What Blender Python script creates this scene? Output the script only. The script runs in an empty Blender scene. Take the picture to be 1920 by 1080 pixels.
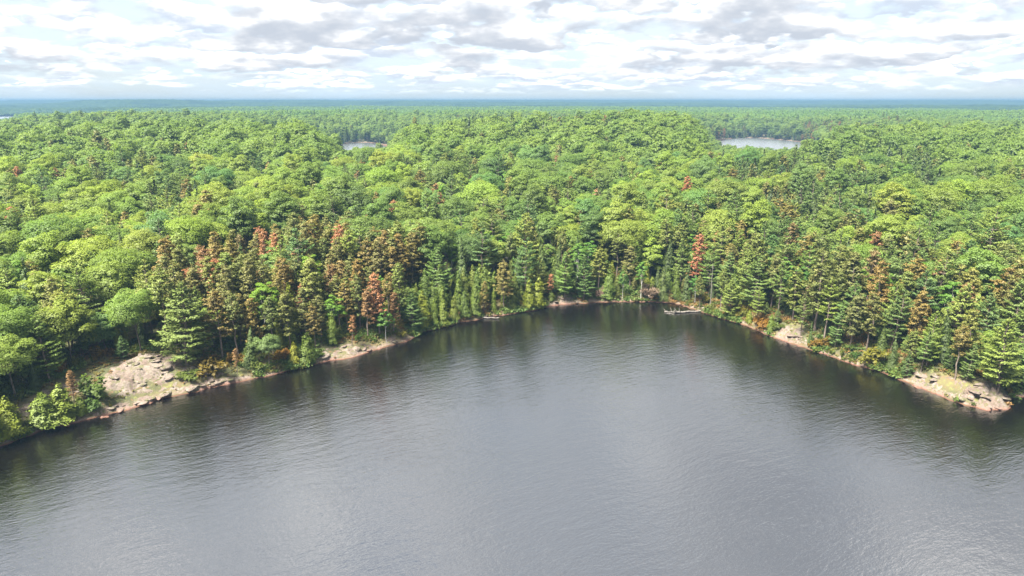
import bpy, bmesh, math, random
import numpy as np

R = math.radians
SEED = 11
random.seed(SEED)
rng = np.random.default_rng(SEED)
scn = bpy.context.scene
COL = scn.collection

# ------------------------------------------------------------------ camera
CAM_H = 60.0
FPX = 1280.0                        # focal length in photo pixels (1920 wide)
PITCH = math.atan((540 - 188) / FPX)
cam_d = bpy.data.cameras.new('camera')
cam = bpy.data.objects.new('camera', cam_d)
COL.objects.link(cam)
cam.location = (0, 0, CAM_H)
cam.rotation_euler = (math.pi / 2 - PITCH, 0, 0)
cam_d.sensor_width = 36.0
cam_d.lens = 36.0 * FPX / 1920.0
cam_d.clip_start = 0.5
cam_d.clip_end = 60000.0
scn.camera = cam

# ------------------------------------------------------------------ light
SUN_EL, SUN_AZ = 61.0, -132.0       # azimuth from +Y, clockwise: behind the camera, to the left
SUN_STRENGTH, SUN_ANGLE = 4.9, 18.0
SKY_STRENGTH = 0.052
EXPOSURE = 2.16

sun_d = bpy.data.lights.new('sun', 'SUN')
sun_d.energy = SUN_STRENGTH
sun_d.angle = R(SUN_ANGLE)
sun_d.color = (1.0, 0.955, 0.88)
sun = bpy.data.objects.new('sun', sun_d)
COL.objects.link(sun)
sun.rotation_euler = (R(90 - SUN_EL), 0, R(180 - SUN_AZ))
sun.location = (0, 0, 400)

scn.view_settings.view_transform = 'Standard'
scn.view_settings.look = 'None'
scn.view_settings.exposure = EXPOSURE
scn.view_settings.gamma = 1.0
scn.view_settings.use_curve_mapping = False

scn.render.engine = 'CYCLES'
cy = scn.cycles
cy.max_bounces = 6
cy.diffuse_bounces = 4
cy.glossy_bounces = 2
cy.transmission_bounces = 2
cy.volume_bounces = 1
cy.transparent_max_bounces = 4
cy.caustics_reflective = False
cy.caustics_refractive = False
cy.sample_clamp_indirect = 4.0
cy.use_denoising = True
try:
    cy.denoiser = 'OPENIMAGEDENOISE'
    cy.denoising_input_passes = 'RGB_ALBEDO_NORMAL'
    cy.denoising_prefilter = 'ACCURATE'
except Exception:
    pass


class NT:
    """small helper round a node tree"""
    def __init__(self, tree):
        self.t = tree
        self.t.nodes.clear()

    def n(self, kind, **kw):
        nd = self.t.nodes.new(kind)
        for k, v in kw.items():
            setattr(nd, k, v)
        return nd

    def l(self, a, b):
        self.t.links.new(a, b)

    def put(self, sock, v):
        if isinstance(v, bpy.types.NodeSocket):
            self.l(v, sock)
        elif isinstance(v, (tuple, list)) and sock.type == 'RGBA' and len(v) == 3:
            sock.default_value = (*v, 1)
        else:
            sock.default_value = v

    def m(self, op, a, b=None, c=None, clamp=False):
        nd = self.n('ShaderNodeMath', operation=op, use_clamp=clamp)
        for i, v in enumerate((a, b, c)):
            if v is not None:
                self.put(nd.inputs[i], v)
        return nd.outputs[0]

    def vm(self, op, a, b=None, scale=None):
        nd = self.n('ShaderNodeVectorMath', operation=op)
        self.put(nd.inputs[0], a)
        if b is not None:
            self.put(nd.inputs[1], b)
        if scale is not None:
            self.put(nd.inputs['Scale'], scale)
        return nd.outputs['Value'] if op in ('DOT_PRODUCT', 'LENGTH') else nd.outputs[0]

    def xyz(self, x, y, z):
        nd = self.n('ShaderNodeCombineXYZ')
        for i, v in enumerate((x, y, z)):
            self.put(nd.inputs[i], v)
        return nd.outputs[0]

    def noise(self, vec, scale, detail=3, rough=0.5, dist=0.0, lac=2.0):
        nd = self.n('ShaderNodeTexNoise')
        self.put(nd.inputs['Vector'], vec)
        nd.inputs['Scale'].default_value = scale
        nd.inputs['Detail'].default_value = detail
        nd.inputs['Roughness'].default_value = rough
        nd.inputs['Lacunarity'].default_value = lac
        nd.inputs['Distortion'].default_value = dist
        return nd.outputs['Fac']

    def ss(self, v, a, b, lo=0.0, hi=1.0):
        nd = self.n('ShaderNodeMapRange', interpolation_type='SMOOTHSTEP')
        self.put(nd.inputs[0], v)
        nd.inputs[1].default_value = a
        nd.inputs[2].default_value = b
        nd.inputs[3].default_value = lo
        nd.inputs[4].default_value = hi
        return nd.outputs[0]

    def mix(self, f, a, b, mode='MIX'):
        nd = self.n('ShaderNodeMix', data_type='RGBA', blend_type=mode)
        self.put(nd.inputs['Factor'], f)
        self.put(nd.inputs['A'], a)
        self.put(nd.inputs['B'], b)
        return nd.outputs['Result']


# ------------------------------------------------------------------ sky
world = bpy.data.worlds.new('World')
scn.world = world
world.use_nodes = True
W = NT(world.node_tree)
tc = W.n('ShaderNodeTexCoord')
dirv = tc.outputs['Generated']
sep = W.n('ShaderNodeSeparateXYZ')
W.l(dirv, sep.inputs[0])
sx, sy, sz = sep.outputs
skyn = W.n('ShaderNodeTexSky', sky_type='NISHITA')
skyn.sun_disc = False
skyn.sun_elevation = R(SUN_EL)
skyn.sun_rotation = R(SUN_AZ)
skyn.altitude = 300
skyn.air_density = 1.0
skyn.dust_density = 1.6
skyn.ozone_density = 1.2

el = W.m('MAXIMUM', sz, 0.0)
rad = W.m('MAXIMUM', W.m('SQRT', W.m('ADD', W.m('MULTIPLY', sx, sx), W.m('MULTIPLY', sy, sy))), 0.02)
ux = W.m('DIVIDE', sx, rad)
uy = W.m('DIVIDE', sy, rad)


def cloud_pos(e, p=0.5, c=0.10, lift=0.0):
    f = W.m('POWER', W.m('ADD', e, c), -p)
    return W.xyz(W.m('MULTIPLY', ux, f), W.m('MULTIPLY', uy, f), lift)


def deck(lift, scale, rows, phase, warp, thr):
    """a deck of cumulus in rows that recede: flat grey bases, puffed white tops"""
    P = cloud_pos(el, lift=lift)
    P2 = cloud_pos(W.m('ADD', el, W.m('MULTIPLY_ADD', el, 0.11, 0.003)), lift=lift)
    d1 = W.noise(P, scale, 7, 0.48, 0.0)
    d2 = W.noise(P2, scale, 4, 0.48, 0.0)
    low = W.noise(cloud_pos(el, lift=lift + 5), scale * 0.95, 4, 0.55)
    reg = W.noise(cloud_pos(el, lift=lift + 9), scale * 0.30, 2, 0.5)
    b_ = W.m('MULTIPLY', W.m('LOGARITHM', W.m('ADD', el, 0.035), math.e), rows)
    b_ = W.m('ADD', b_, W.m('MULTIPLY_ADD', low, warp, phase))
    s = W.m('FRACT', W.m('ADD', b_, 20.0))
    cov = W.m('ADD', d1, W.m('MULTIPLY_ADD', s, -0.16, 0.07))
    cov = W.m('ADD', cov, W.m('MULTIPLY', W.m('SUBTRACT', reg, 0.5), 0.45))
    al = W.m('MULTIPLY', W.ss(cov, thr - 0.05, thr + 0.13), W.ss(s, 0.0, 0.22))
    # shade: darker towards the flat base, under overhanging puffs and in the thick middle
    low_part = W.m('MULTIPLY', W.m('SUBTRACT', 1.0, s), 0.75)
    puff = W.m('MULTIPLY', W.m('SUBTRACT', d2, d1), 4.2)
    mass = W.m('MULTIPLY', W.m('SUBTRACT', cov, thr + 0.05), 1.5)
    sh = W.m('ADD', W.m('ADD', low_part, puff), W.m('ADD', mass, W.m('MULTIPLY_ADD', reg, 1.1, -0.62)))
    fine = W.noise(P, scale * 3.1, 5, 0.55)
    sh = W.m('ADD', sh, W.m('MULTIPLY_ADD', fine, 1.3, -0.65))
    sh = W.ss(sh, -0.32, 1.15)
    return al, sh


aN, sN = deck(3.7, 3.4, 2.2, 0.2, 3.4, 0.42)
aF, sF = deck(8.4, 6.0, 4.0, 0.6, 3.6, 0.43)
aF = W.m('MULTIPLY', aF, W.ss(el, 0.006, 0.026))
aN = W.m('MULTIPLY', aN, W.ss(el, 0.018, 0.045))
veil = W.noise(cloud_pos(el, lift=9.1), 1.6, 3, 0.6, 0.4)
veil_a = W.ss(veil, 0.3, 0.7, 0.55, 0.92)
base_sky = W.mix(veil_a, skyn.outputs[0], W.mix(W.ss(el, 0.0, 0.10), (3.4, 4.1, 4.7), (3.9, 4.35, 4.85)))


def tone(sh, dark, mid, white):
    inv = W.m('SUBTRACT', 1.0, sh)
    return W.mix(W.m('POWER', inv, 4.0), W.mix(inv, dark, mid), white)


base_sky = W.mix(aF, base_sky, tone(sF, (3.0, 3.4, 4.0), (5.0, 5.1, 5.2), (8.5, 8.5, 8.3)))
sky_col = W.mix(aN, base_sky, tone(sN, (2.7, 2.95, 3.35), (4.9, 4.92, 4.95), (10.0, 9.9, 9.7)))
bg = W.n('ShaderNodeBackground')
W.l(sky_col, bg.inputs[0])
bg.inputs[1].default_value = SKY_STRENGTH
wo = W.n('ShaderNodeOutputWorld')
W.l(bg.outputs[0], wo.inputs[0])
world.cycles.sampling_method = 'MANUAL'
world.cycles.sample_map_resolution = 512

# ------------------------------------------------------------------ pixels and directions
CT, ST = math.cos(PITCH), math.sin(PITCH)


def pix_dir(px, py):
    u = (px - 960) / FPX
    v = (540 - py) / FPX
    return np.array([u, CT + v * ST, -ST + v * CT])


def pix_on(px, py, z=0.0):
    d = pix_dir(px, py)
    t = (z - CAM_H) / d[2]
    return np.array([d[0] * t, d[1] * t])


def project(x, y, z):
    x = np.asarray(x, float); y = np.asarray(y, float); z = np.asarray(z, float)
    f = y * CT - (z - CAM_H) * ST
    u = y * ST + (z - CAM_H) * CT
    f = np.where(np.abs(f) < 1e-3, 1e-3, f)
    return 960 + FPX * x / f, 540 - FPX * u / f, f


# ------------------------------------------------------------------ value noise in numpy
_perm = np.random.default_rng(5).random((256, 256))


def vnoise(x, y):
    xi = np.floor(x).astype(int); yi = np.floor(y).astype(int)
    fx = x - xi; fy = y - yi
    fx = fx * fx * (3 - 2 * fx); fy = fy * fy * (3 - 2 * fy)
    a = _perm[xi & 255, yi & 255]; b = _perm[(xi + 1) & 255, yi & 255]
    c = _perm[xi & 255, (yi + 1) & 255]; d = _perm[(xi + 1) & 255, (yi + 1) & 255]
    return (a * (1 - fx) + b * fx) * (1 - fy) + (c * (1 - fx) + d * fx) * fy


def fbm(x, y, o=4):
    s = 0.0; amp = 0.5; tot = 0.0
    for i in range(o):
        s = s + amp * vnoise(x + 17.3 * i, y - 9.1 * i); tot += amp
        x = x * 2.03; y = y * 2.03; amp *= 0.5
    return s / tot


def sstep(x, a, b):
    t = np.clip((x - a) / (b - a), 0, 1)
    return t * t * (3 - 2 * t)


# ------------------------------------------------------------------ shoreline (pixels of the waterline -> water plane)
SHORE_PX = [(0, 835), (60, 815), (140, 795), (200, 777), (270, 757), (340, 739), (400, 726), (460, 713), (510, 704),
            (560, 690), (610, 678), (660, 669), (700, 656), (760, 640), (790, 624), (850, 608), (900, 598), (935, 592),
            (990, 583), (1030, 575), (1080, 568), (1130, 566), (1200, 567), (1240, 566), (1270, 570), (1310, 583),
            (1350, 597), (1400, 612), (1450, 631), (1500, 650), (1540, 662), (1600, 681), (1650, 696), (1700, 719),
            (1750, 738), (1800, 754), (1850, 768), (1882, 765), (1896, 752), (1920, 746)]
shore = [pix_on(*p) for p in SHORE_PX]
p0, p1 = shore[0], shore[3]
back = (p0 - p1) / np.linalg.norm(p0 - p1)
lead = [np.array([-330., -420.]), np.array([-260., -120.]), p0 + back * 90 + np.array([-8, 0]), p0 + back * 40]
tail = [shore[-1] + np.array([14, 3]), shore[-1] + np.array([60, 10]), np.array([260., 120.]), np.array([340., -60.]),
        np.array([330., -420.])]
LAKE = np.array(lead + shore + tail)


def poly_sd(x, y, poly):
    """signed distance, negative inside the polygon"""
    sh = np.shape(x)
    x = np.ravel(x).astype(float); y = np.ravel(y).astype(float)
    best = np.full(x.shape, 1e18); inside = np.zeros(x.shape, bool)
    n = len(poly)
    for i in range(n):
        ax, ay = poly[i]; bx, by = poly[(i + 1) % n]
        dx, dy = bx - ax, by - ay
        t = np.clip(((x - ax) * dx + (y - ay) * dy) / (dx * dx + dy * dy), 0, 1)
        best = np.minimum(best, (x - ax - t * dx) ** 2 + (y - ay - t * dy) ** 2)
        c = (ay > y) != (by > y)
        with np.errstate(divide='ignore', invalid='ignore'):
            xx = (bx - ax) * (y - ay) / (by - ay) + ax
        inside ^= c & (x < xx)
    d = np.sqrt(best)
    return np.where(inside, -d, d).reshape(sh)


def ellipse_poly(pts, n=40, jit=0.12, seed=1):
    r_ = np.random.default_rng(seed)
    c = np.mean(pts, axis=0)
    out = []
    for i in range(n):
        a = 2 * math.pi * i / n
        out.append(a)
    return out


def blob(cx, cy, rx, ry, rot, seed):
    a = np.linspace(0, 2 * math.pi, 48, endpoint=False)
    q = 1 + 0.28 * (fbm(np.cos(a) * 1.3 + seed * 7.7 + 20, np.sin(a) * 1.3 + 31) - 0.5) * 2
    X = np.cos(a) * rx * q; Y = np.sin(a) * ry * q
    return np.stack([cx + X * math.cos(rot) - Y * math.sin(rot), cy + X * math.sin(rot) + Y * math.cos(rot)], 1)


def ray_at(px, dist):
    u = (px - 960) / FPX / CT
    return u * dist, dist


xa, ya = ray_at(1410, 925)
POND_R = blob(xa, ya, 66, 250, -0.30, 1)
xb, yb = ray_at(690, 860)
POND_L = blob(xb, yb, 42, 165, 0.22, 2)
xc, yc = ray_at(-190, 2060)
POND_F = blob(xc, yc, 640, 640, 0.0, 3)
PONDS = [(POND_R, 0.0), (POND_L, 0.0), (POND_F, 6.0)]

# hills: pixel column, distance, radius across, radius along, height
HILLS = [(1120, 640, 190, 150, 15), (1720, 620, 150, 160, 8), (250, 560, 190, 200, 8), (620, 560, 90, 150, 4),
         (330, 1000, 200, 170, 9), (1020, 1450, 420, 130, 13), (1640, 1600, 420, 160, 11), (560, 1500, 380, 150, 10),
         (1250, 2700, 900, 240, 7), (480, 2900, 900, 280, 7), (1750, 3600, 800, 300, 14),
         (900, 5200, 2600, 420, 24), (300, 4700, 460, 320, 52), (560, 6300, 1500, 500, 34), (1500, 6600, 2600, 500, 30),
         (1000, 8700, 9000, 900, 46), (1900, 7600, 2600, 700, 34), (100, 7700, 2200, 700, 36)]


def lake_sd(x, y):
    d = poly_sd(x, y, LAKE)
    near = np.exp(-np.abs(d) / 30.0)
    return d + near * (2.6 * (fbm(x * 0.16, y * 0.16, 3) - 0.5) + 1.2 * (fbm(x * 0.6 + 40, y * 0.6, 2) - 0.5))


# low ground in front of the ponds: pixel columns, slope of the sight line over the trees
VALES = [(1318, 1500, 0.0695, 770), (632, 742, 0.0665, 770), (-400, 75, 0.035, 1750)]


def ground(x, y, sd=None):
    x = np.asarray(x, float); y = np.asarray(y, float)
    if sd is None:
        sd = lake_sd(x, y)
    s = np.maximum(sd, 0)
    steep = 0.75 + 0.7 * fbm(x * 0.02 + 5, y * 0.02 + 9, 2)
    z = 4.6 * steep * (1 - np.exp(-s / 7.0)) + 0.028 * np.minimum(s, 160)
    far = sstep(s, 15, 160)
    z = z + far * 12.0 * (fbm(x * 0.006 + 3.1, y * 0.006 + 7.7, 4) - 0.42)
    z = z + sstep(s, 0.3, 6) * 1.5 * (fbm(x * 0.11 + 60, y * 0.11 + 13, 4) - 0.5)
    far2 = sstep(s, 600, 2500)
    z = z + far2 * 20 * (fbm(x * 0.0011 + 33, y * 0.0016 + 12, 4) - 0.45)
    for px, dist, rx, ry, h in HILLS:
        hx, hy = ray_at(px, dist)
        z = z + h * np.exp(-(((x - hx) / rx) ** 2 + ((y - hy) / ry) ** 2)) * sstep(s, 10, 90)
    pxc = 960 + FPX * CT * x / np.maximum(y, 1.0)
    for a, b, sl, dmax in VALES:
        wgt = sstep(pxc, a - 45, a) * (1 - sstep(pxc, b, b + 45)) * sstep(y, 250, 330) * (1 - sstep(y, dmax, dmax * 1.25))
        cap = np.maximum(CAM_H - sl * y - 15.5, 0.6)
        z = z + wgt * (np.minimum(z, cap) - z)
    lid = 54.0 - 8.0 * (1 - fbm(x * 0.0016 + 8, y * 0.0016 + 2, 3))
    z = np.where(z > lid - 6, lid - 6 + 6 * np.tanh((z - lid + 6) / 6), z)
    z = np.maximum(z, 0.15 + 0.3 * np.minimum(s, 4))
    for poly, lv in PONDS:
        c = poly.mean(0)
        ok = (np.abs(x - c[0]) < 700) & (np.abs(y - c[1]) < 700)
        if np.any(ok):
            dd = np.full(np.shape(x), 1e6)
            dd[ok] = poly_sd(x[ok], y[ok], poly)
            t = sstep(dd, -2, 120)
            z = np.where(dd < 120, lv + 0.25 + (np.maximum(z, lv + 1.5) - lv) * t, z)
            z = np.where(dd < 0, lv - np.minimum(-dd * 0.2, 3) - 0.05, z)
    return np.where(sd < 0, -0.1 - np.minimum(-sd * 0.22, 5.0), z)


def on_ground(px, py):
    d = pix_dir(px, py)
    t = np.linspace(60, 900, 3400)
    x, y, z = d[0] * t, d[1] * t, CAM_H + d[2] * t
    below = np.where(z < np.maximum(ground(x, y), 0.0))[0]
    i = below[0] if len(below) else len(t) - 1
    return x[i], y[i], float(max(ground(x[i:i + 1], y[i:i + 1])[0], 0.0))


# ------------------------------------------------------------------ mesh helpers
class MB:
    def __init__(self):
        self.v = []; self.f = []; self.mi = []; self.nr = []; self.n = 0

    def add(self, verts, faces, mat=0):
        verts = np.asarray(verts, float).reshape(-1, 3)
        faces = np.asarray(faces, int)
        self.v.append(verts)
        self.f.append((faces + self.n))
        self.mi.append(np.full(len(faces), mat))
        self.n += len(verts)

    def quads(self, Q, mat=0, nrm=None):
        Q = np.asarray(Q, float)            # (n,4,3)
        n = len(Q)
        if nrm is not None:                 # soft shading: every leaf carries the direction its bough faces
            gn = np.cross(Q[:, 1] - Q[:, 0], Q[:, 3] - Q[:, 0])
            back_ = np.sum(gn * nrm, 1) < 0
            Q[back_] = Q[back_][:, ::-1]
            self.nr.append(np.repeat(nrm, 4, axis=0))
        self.add(Q.reshape(-1, 3), np.arange(n * 4).reshape(n, 4), mat)

    def tube(self, pts, rads, sides=6, mat=0):
        pts = np.asarray(pts, float); k = len(pts)
        rings = []
        for i in range(k):
            d = pts[min(i + 1, k - 1)] - pts[max(i - 1, 0)]
            d = d / (np.linalg.norm(d) + 1e-9)
            a = np.cross(d, (0.31, 0.95, 0.05)); a /= np.linalg.norm(a) + 1e-9
            b = np.cross(d, a)
            t = np.arange(sides) * 2 * math.pi / sides
            rings.append(pts[i] + rads[i] * (np.cos(t)[:, None] * a + np.sin(t)[:, None] * b))
        V = np.concatenate(rings)
        F = []
        for i in range(k - 1):
            for j in range(sides):
                j2 = (j + 1) % sides
                F.append((i * sides + j, i * sides + j2, (i + 1) * sides + j2, (i + 1) * sides + j))
        self.add(V, F, mat)

    def mesh(self, name, mats, smooth=False):
        me = bpy.data.meshes.new(name)
        V = np.concatenate(self.v) if self.v else np.zeros((0, 3))
        loops = np.concatenate([f.ravel() for f in self.f])
        sizes = np.concatenate([np.full(len(f), f.shape[1]) for f in self.f])
        me.vertices.add(len(V)); me.vertices.foreach_set('co', V.ravel())
        me.loops.add(len(loops)); me.loops.foreach_set('vertex_index', loops)
        me.polygons.add(len(sizes))
        me.polygons.foreach_set('loop_start', np.concatenate([[0], np.cumsum(sizes)[:-1]]))
        me.polygons.foreach_set('loop_total', sizes)
        for m_ in mats:
            me.materials.append(m_)
        me.polygons.foreach_set('material_index', np.concatenate(self.mi))
        me.update(calc_edges=True)
        if smooth:
            me.polygons.foreach_set('use_smooth', np.ones(len(sizes), bool))
        me.validate()
        if self.nr and sum(len(a_) for a_ in self.nr) == len(me.vertices):
            me.polygons.foreach_set('use_smooth', np.ones(len(me.polygons), bool))
            me.normals_split_custom_set_from_vertices(np.concatenate(self.nr).tolist())
        return me


def link(name, me, parent=None, loc=(0, 0, 0), rot=(0, 0, 0), scale=(1, 1, 1)):
    o = bpy.data.objects.new(name, me)
    o.parent = parent
    o.location = loc; o.rotation_euler = rot; o.scale = scale
    COL.objects.link(o)
    return o


def tag(o, label, cat, group=None):
    o['label'] = label; o['category'] = cat
    if group:
        o['group'] = group
    return o


# ------------------------------------------------------------------ materials
def new_mat(name):
    m = bpy.data.materials.new(name); m.use_nodes = True
    return m, NT(m.node_tree)


def foliage_mat(name, dark, mid, light, trans=0.47, var=0.5):
    m, t = new_mat(name)
    oi = t.n('ShaderNodeObjectInfo')
    ge = t.n('ShaderNodeNewGeometry')
    ri = ge.outputs['Random Per Island']
    rnd = oi.outputs['Random']
    a = t.mix(t.ss(rnd, 0.0, 1.0), dark, light)
    a = t.mix(var, mid, a)
    # leaf to leaf differences
    val = t.m('MULTIPLY_ADD', ri, 0.36, 0.82)
    a = t.mix(1.0, a, t.xyz(val, val, t.m('MULTIPLY', val, 0.95)), 'MULTIPLY')
    a = t.mix(1.0, a, oi.outputs['Color'], 'MULTIPLY')
    d = t.n('ShaderNodeBsdfPrincipled')
    t.l(a, d.inputs['Base Color'])
    d.inputs['Roughness'].default_value = 0.55
    d.inputs['Specular IOR Level'].default_value = 0.25
    tr = t.n('ShaderNodeBsdfTranslucent')
    t.l(t.mix(1.0, a, (1.15, 1.2, 0.55, 1), 'MULTIPLY'), tr.inputs['Color'])
    mx = t.n('ShaderNodeMixShader'); mx.inputs[0].default_value = trans
    t.l(d.outputs[0], mx.inputs[1]); t.l(tr.outputs[0], mx.inputs[2])
    o = t.n('ShaderNodeOutputMaterial'); t.l(mx.outputs[0], o.inputs[0])
    return m


def bark_mat(name, a, b, scale=3.0):
    m, t = new_mat(name)
    co = t.n('ShaderNodeTexCoord').outputs['Object']
    v = t.vm('MULTIPLY', co, (1, 1, 0.25))
    f = t.noise(v, scale, 4, 0.65)
    d = t.n('ShaderNodeBsdfPrincipled')
    t.l(t.mix(t.ss(f, 0.35, 0.65), a, b), d.inputs['Base Color'])
    d.inputs['Roughness'].default_value = 0.9
    o = t.n('ShaderNodeOutputMaterial'); t.l(d.outputs[0], o.inputs[0])
    return m


M = {}
M['maple'] = foliage_mat('maple_leaves', (0.104, 0.164, 0.044), (0.148, 0.218, 0.052), (0.195, 0.252, 0.058))
M['birch'] = foliage_mat('birch_leaves', (0.085, 0.180, 0.045), (0.100, 0.200, 0.036), (0.140, 0.225, 0.034))
M['wpine'] = foliage_mat('white_pine_needles', (0.080, 0.138, 0.042), (0.115, 0.172, 0.044), (0.165, 0.200, 0.046), 0.2)
M['rpine'] = foliage_mat('red_pine_needles', (0.118, 0.135, 0.036), (0.158, 0.164, 0.046), (0.190, 0.168, 0.052), 0.2)
M['cedar'] = foliage_mat('cedar_sprays', (0.095, 0.135, 0.022), (0.130, 0.170, 0.025), (0.165, 0.195, 0.027), 0.2)
M['hemlock'] = foliage_mat('hemlock_needles', (0.045, 0.075, 0.026), (0.062, 0.095, 0.027), (0.090, 0.115, 0.030), 0.2)
M['rust'] = foliage_mat('rust_needles', (0.19, 0.118, 0.052), (0.24, 0.136, 0.060), (0.28, 0.150, 0.070), 0.2)
M['shrub'] = foliage_mat('shrub_leaves', (0.070, 0.105, 0.022), (0.095, 0.130, 0.024), (0.160, 0.150, 0.030))
M['brush'] = foliage_mat('bare_twigs', (0.14, 0.105, 0.075), (0.17, 0.125, 0.09), (0.20, 0.145, 0.10), 0.1)
M['grass'] = foliage_mat('dry_grass', (0.11, 0.12, 0.03), (0.17, 0.15, 0.05), (0.22, 0.17, 0.07), 0.2)
M['rust_fern'] = foliage_mat('rusty_ferns', (0.17, 0.10, 0.035), (0.21, 0.12, 0.04), (0.24, 0.15, 0.05), 0.2)
M['fern'] = foliage_mat('green_ferns', (0.06, 0.11, 0.025), (0.085, 0.14, 0.03), (0.13, 0.16, 0.035), 0.2)
M['bark'] = bark_mat('grey_brown_bark', (0.05, 0.04, 0.032), (0.15, 0.125, 0.10))
M['pbark'] = bark_mat('pine_bark', (0.085, 0.062, 0.048), (0.21, 0.165, 0.13))
M['birchbark'] = bark_mat('pale_birch_bark', (0.28, 0.26, 0.22), (0.62, 0.60, 0.55), 6.0)
M['drift'] = bark_mat('weathered_wood', (0.085, 0.073, 0.06), (0.19, 0.168, 0.142), 2.0)
M['greywood'] = bark_mat('grey_deadwood', (0.12, 0.105, 0.09), (0.25, 0.225, 0.195), 2.0)


def rock_mat():
    m, t = new_mat('pinkish_granite')
    pos = t.n('ShaderNodeNewGeometry').outputs['Position']
    big = t.noise(pos, 0.35, 5, 0.6, 0.4)
    mid = t.noise(pos, 1.6, 6, 0.65)
    fine = t.noise(pos, 7.0, 5, 0.7)
    c = t.mix(t.ss(big, 0.35, 0.65), (0.135, 0.092, 0.068), (0.185, 0.150, 0.118))
    c = t.mix(t.ss(mid, 0.55, 0.72), c, (0.28, 0.25, 0.205))             # pale weathered faces and lichen
    c = t.mix(t.m('MULTIPLY', t.ss(mid, 0.47, 0.33), 0.75), c, (0.05, 0.042, 0.034))  # dark lichen crust
    moss = t.noise(t.vm('ADD', pos, (31, 7, 3)), 0.9, 5, 0.65)
    c = t.mix(t.m('MULTIPLY', t.ss(moss, 0.51, 0.61), 0.85), c, (0.095, 0.095, 0.032))
    sp = t.n('ShaderNodeSeparateXYZ'); t.l(pos, sp.inputs[0])
    wob = t.m('MULTIPLY_ADD', mid, 0.5, -0.25)
    low = t.ss(t.m('ADD', sp.outputs[2], wob), 0.62, 0.30)
    c = t.mix(t.m('MULTIPLY', low, 0.75), c, (0.20, 0.115, 0.085))           # washed pink band above the water
    wet = t.ss(t.m('ADD', sp.outputs[2], t.m('MULTIPLY', wob, 0.4)), 0.22, 0.08)
    c = t.mix(t.m('MULTIPLY', wet, 0.85), c, (0.13, 0.055, 0.032))
    val = t.m('MULTIPLY_ADD', fine, 0.5, 0.75)
    c = t.mix(1.0, c, t.xyz(val, val, val), 'MULTIPLY')
    d = t.n('ShaderNodeBsdfPrincipled')
    t.l(c, d.inputs['Base Color']); d.inputs['Roughness'].default_value = 0.85
    b = t.n('ShaderNodeBump'); b.inputs['Strength'].default_value = 1.0; b.inputs['Distance'].default_value = 0.4
    t.l(t.m('ADD', mid, t.m('MULTIPLY', fine, 0.35)), b.inputs['Height'])
    t.l(b.outputs[0], d.inputs['Normal'])
    o = t.n('ShaderNodeOutputMaterial'); t.l(d.outputs[0], o.inputs[0])
    return m


def ground_mat():
    m, t = new_mat('forest_floor')
    pos = t.n('ShaderNodeNewGeometry').outputs['Position']
    a = t.noise(pos, 0.12, 5, 0.6)
    b = t.noise(pos, 0.9, 6, 0.65)
    fine = t.noise(pos, 5.0, 4, 0.7)
    c = t.mix(t.ss(a, 0.4, 0.62), (0.055, 0.058, 0.022), (0.115, 0.095, 0.042))
    c = t.mix(t.ss(b, 0.5, 0.68), c, (0.14, 0.145, 0.04))
    c = t.mix(t.m('MULTIPLY', t.ss(b, 0.44, 0.34), 0.8), c, (0.15, 0.085, 0.04))
    sp = t.n('ShaderNodeSeparateXYZ'); t.l(pos, sp.inputs[0])
    z = t.m('ADD', sp.outputs[2], t.m('MULTIPLY_ADD', a, 1.3, -0.65))
    stone = t.m('MULTIPLY', t.ss(z, 1.1, 0.45), t.ss(b, 0.42, 0.56))
    c = t.mix(stone, c, t.mix(t.ss(fine, 0.4, 0.6), (0.135, 0.095, 0.07), (0.20, 0.152, 0.118)))
    low = t.ss(t.m('ADD', sp.outputs[2], t.m('MULTIPLY_ADD', b, 0.4, -0.2)), 0.30, 0.14)
    c = t.mix(t.m('MULTIPLY', low, 0.8), c, (0.18, 0.11, 0.08))
    patchy = t.ss(t.noise(pos, 0.085, 3, 0.6), 0.47, 0.62)
    c = t.mix(t.m('MULTIPLY', low, t.m('SUBTRACT', 1.0, patchy)), c, (0.075, 0.07, 0.03))
    wet = t.ss(sp.outputs[2], 0.20, 0.06)
    c = t.mix(t.m('MULTIPLY', wet, 0.9), c, (0.10, 0.04, 0.022))
    val = t.m('MULTIPLY_ADD', fine, 0.7, 0.65)
    c = t.mix(1.0, c, t.xyz(val, val, val), 'MULTIPLY')
    d = t.n('ShaderNodeBsdfPrincipled')
    t.l(c, d.inputs['Base Color']); d.inputs['Roughness'].default_value = 0.95
    bp = t.n('ShaderNodeBump'); bp.inputs['Strength'].default_value = 0.8; bp.inputs['Distance'].default_value = 0.3
    t.l(t.m('ADD', b, t.m('MULTIPLY', fine, 0.4)), bp.inputs['Height'])
    t.l(bp.outputs[0], d.inputs['Normal'])
    o = t.n('ShaderNodeOutputMaterial'); t.l(d.outputs[0], o.inputs[0])
    return m


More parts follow.
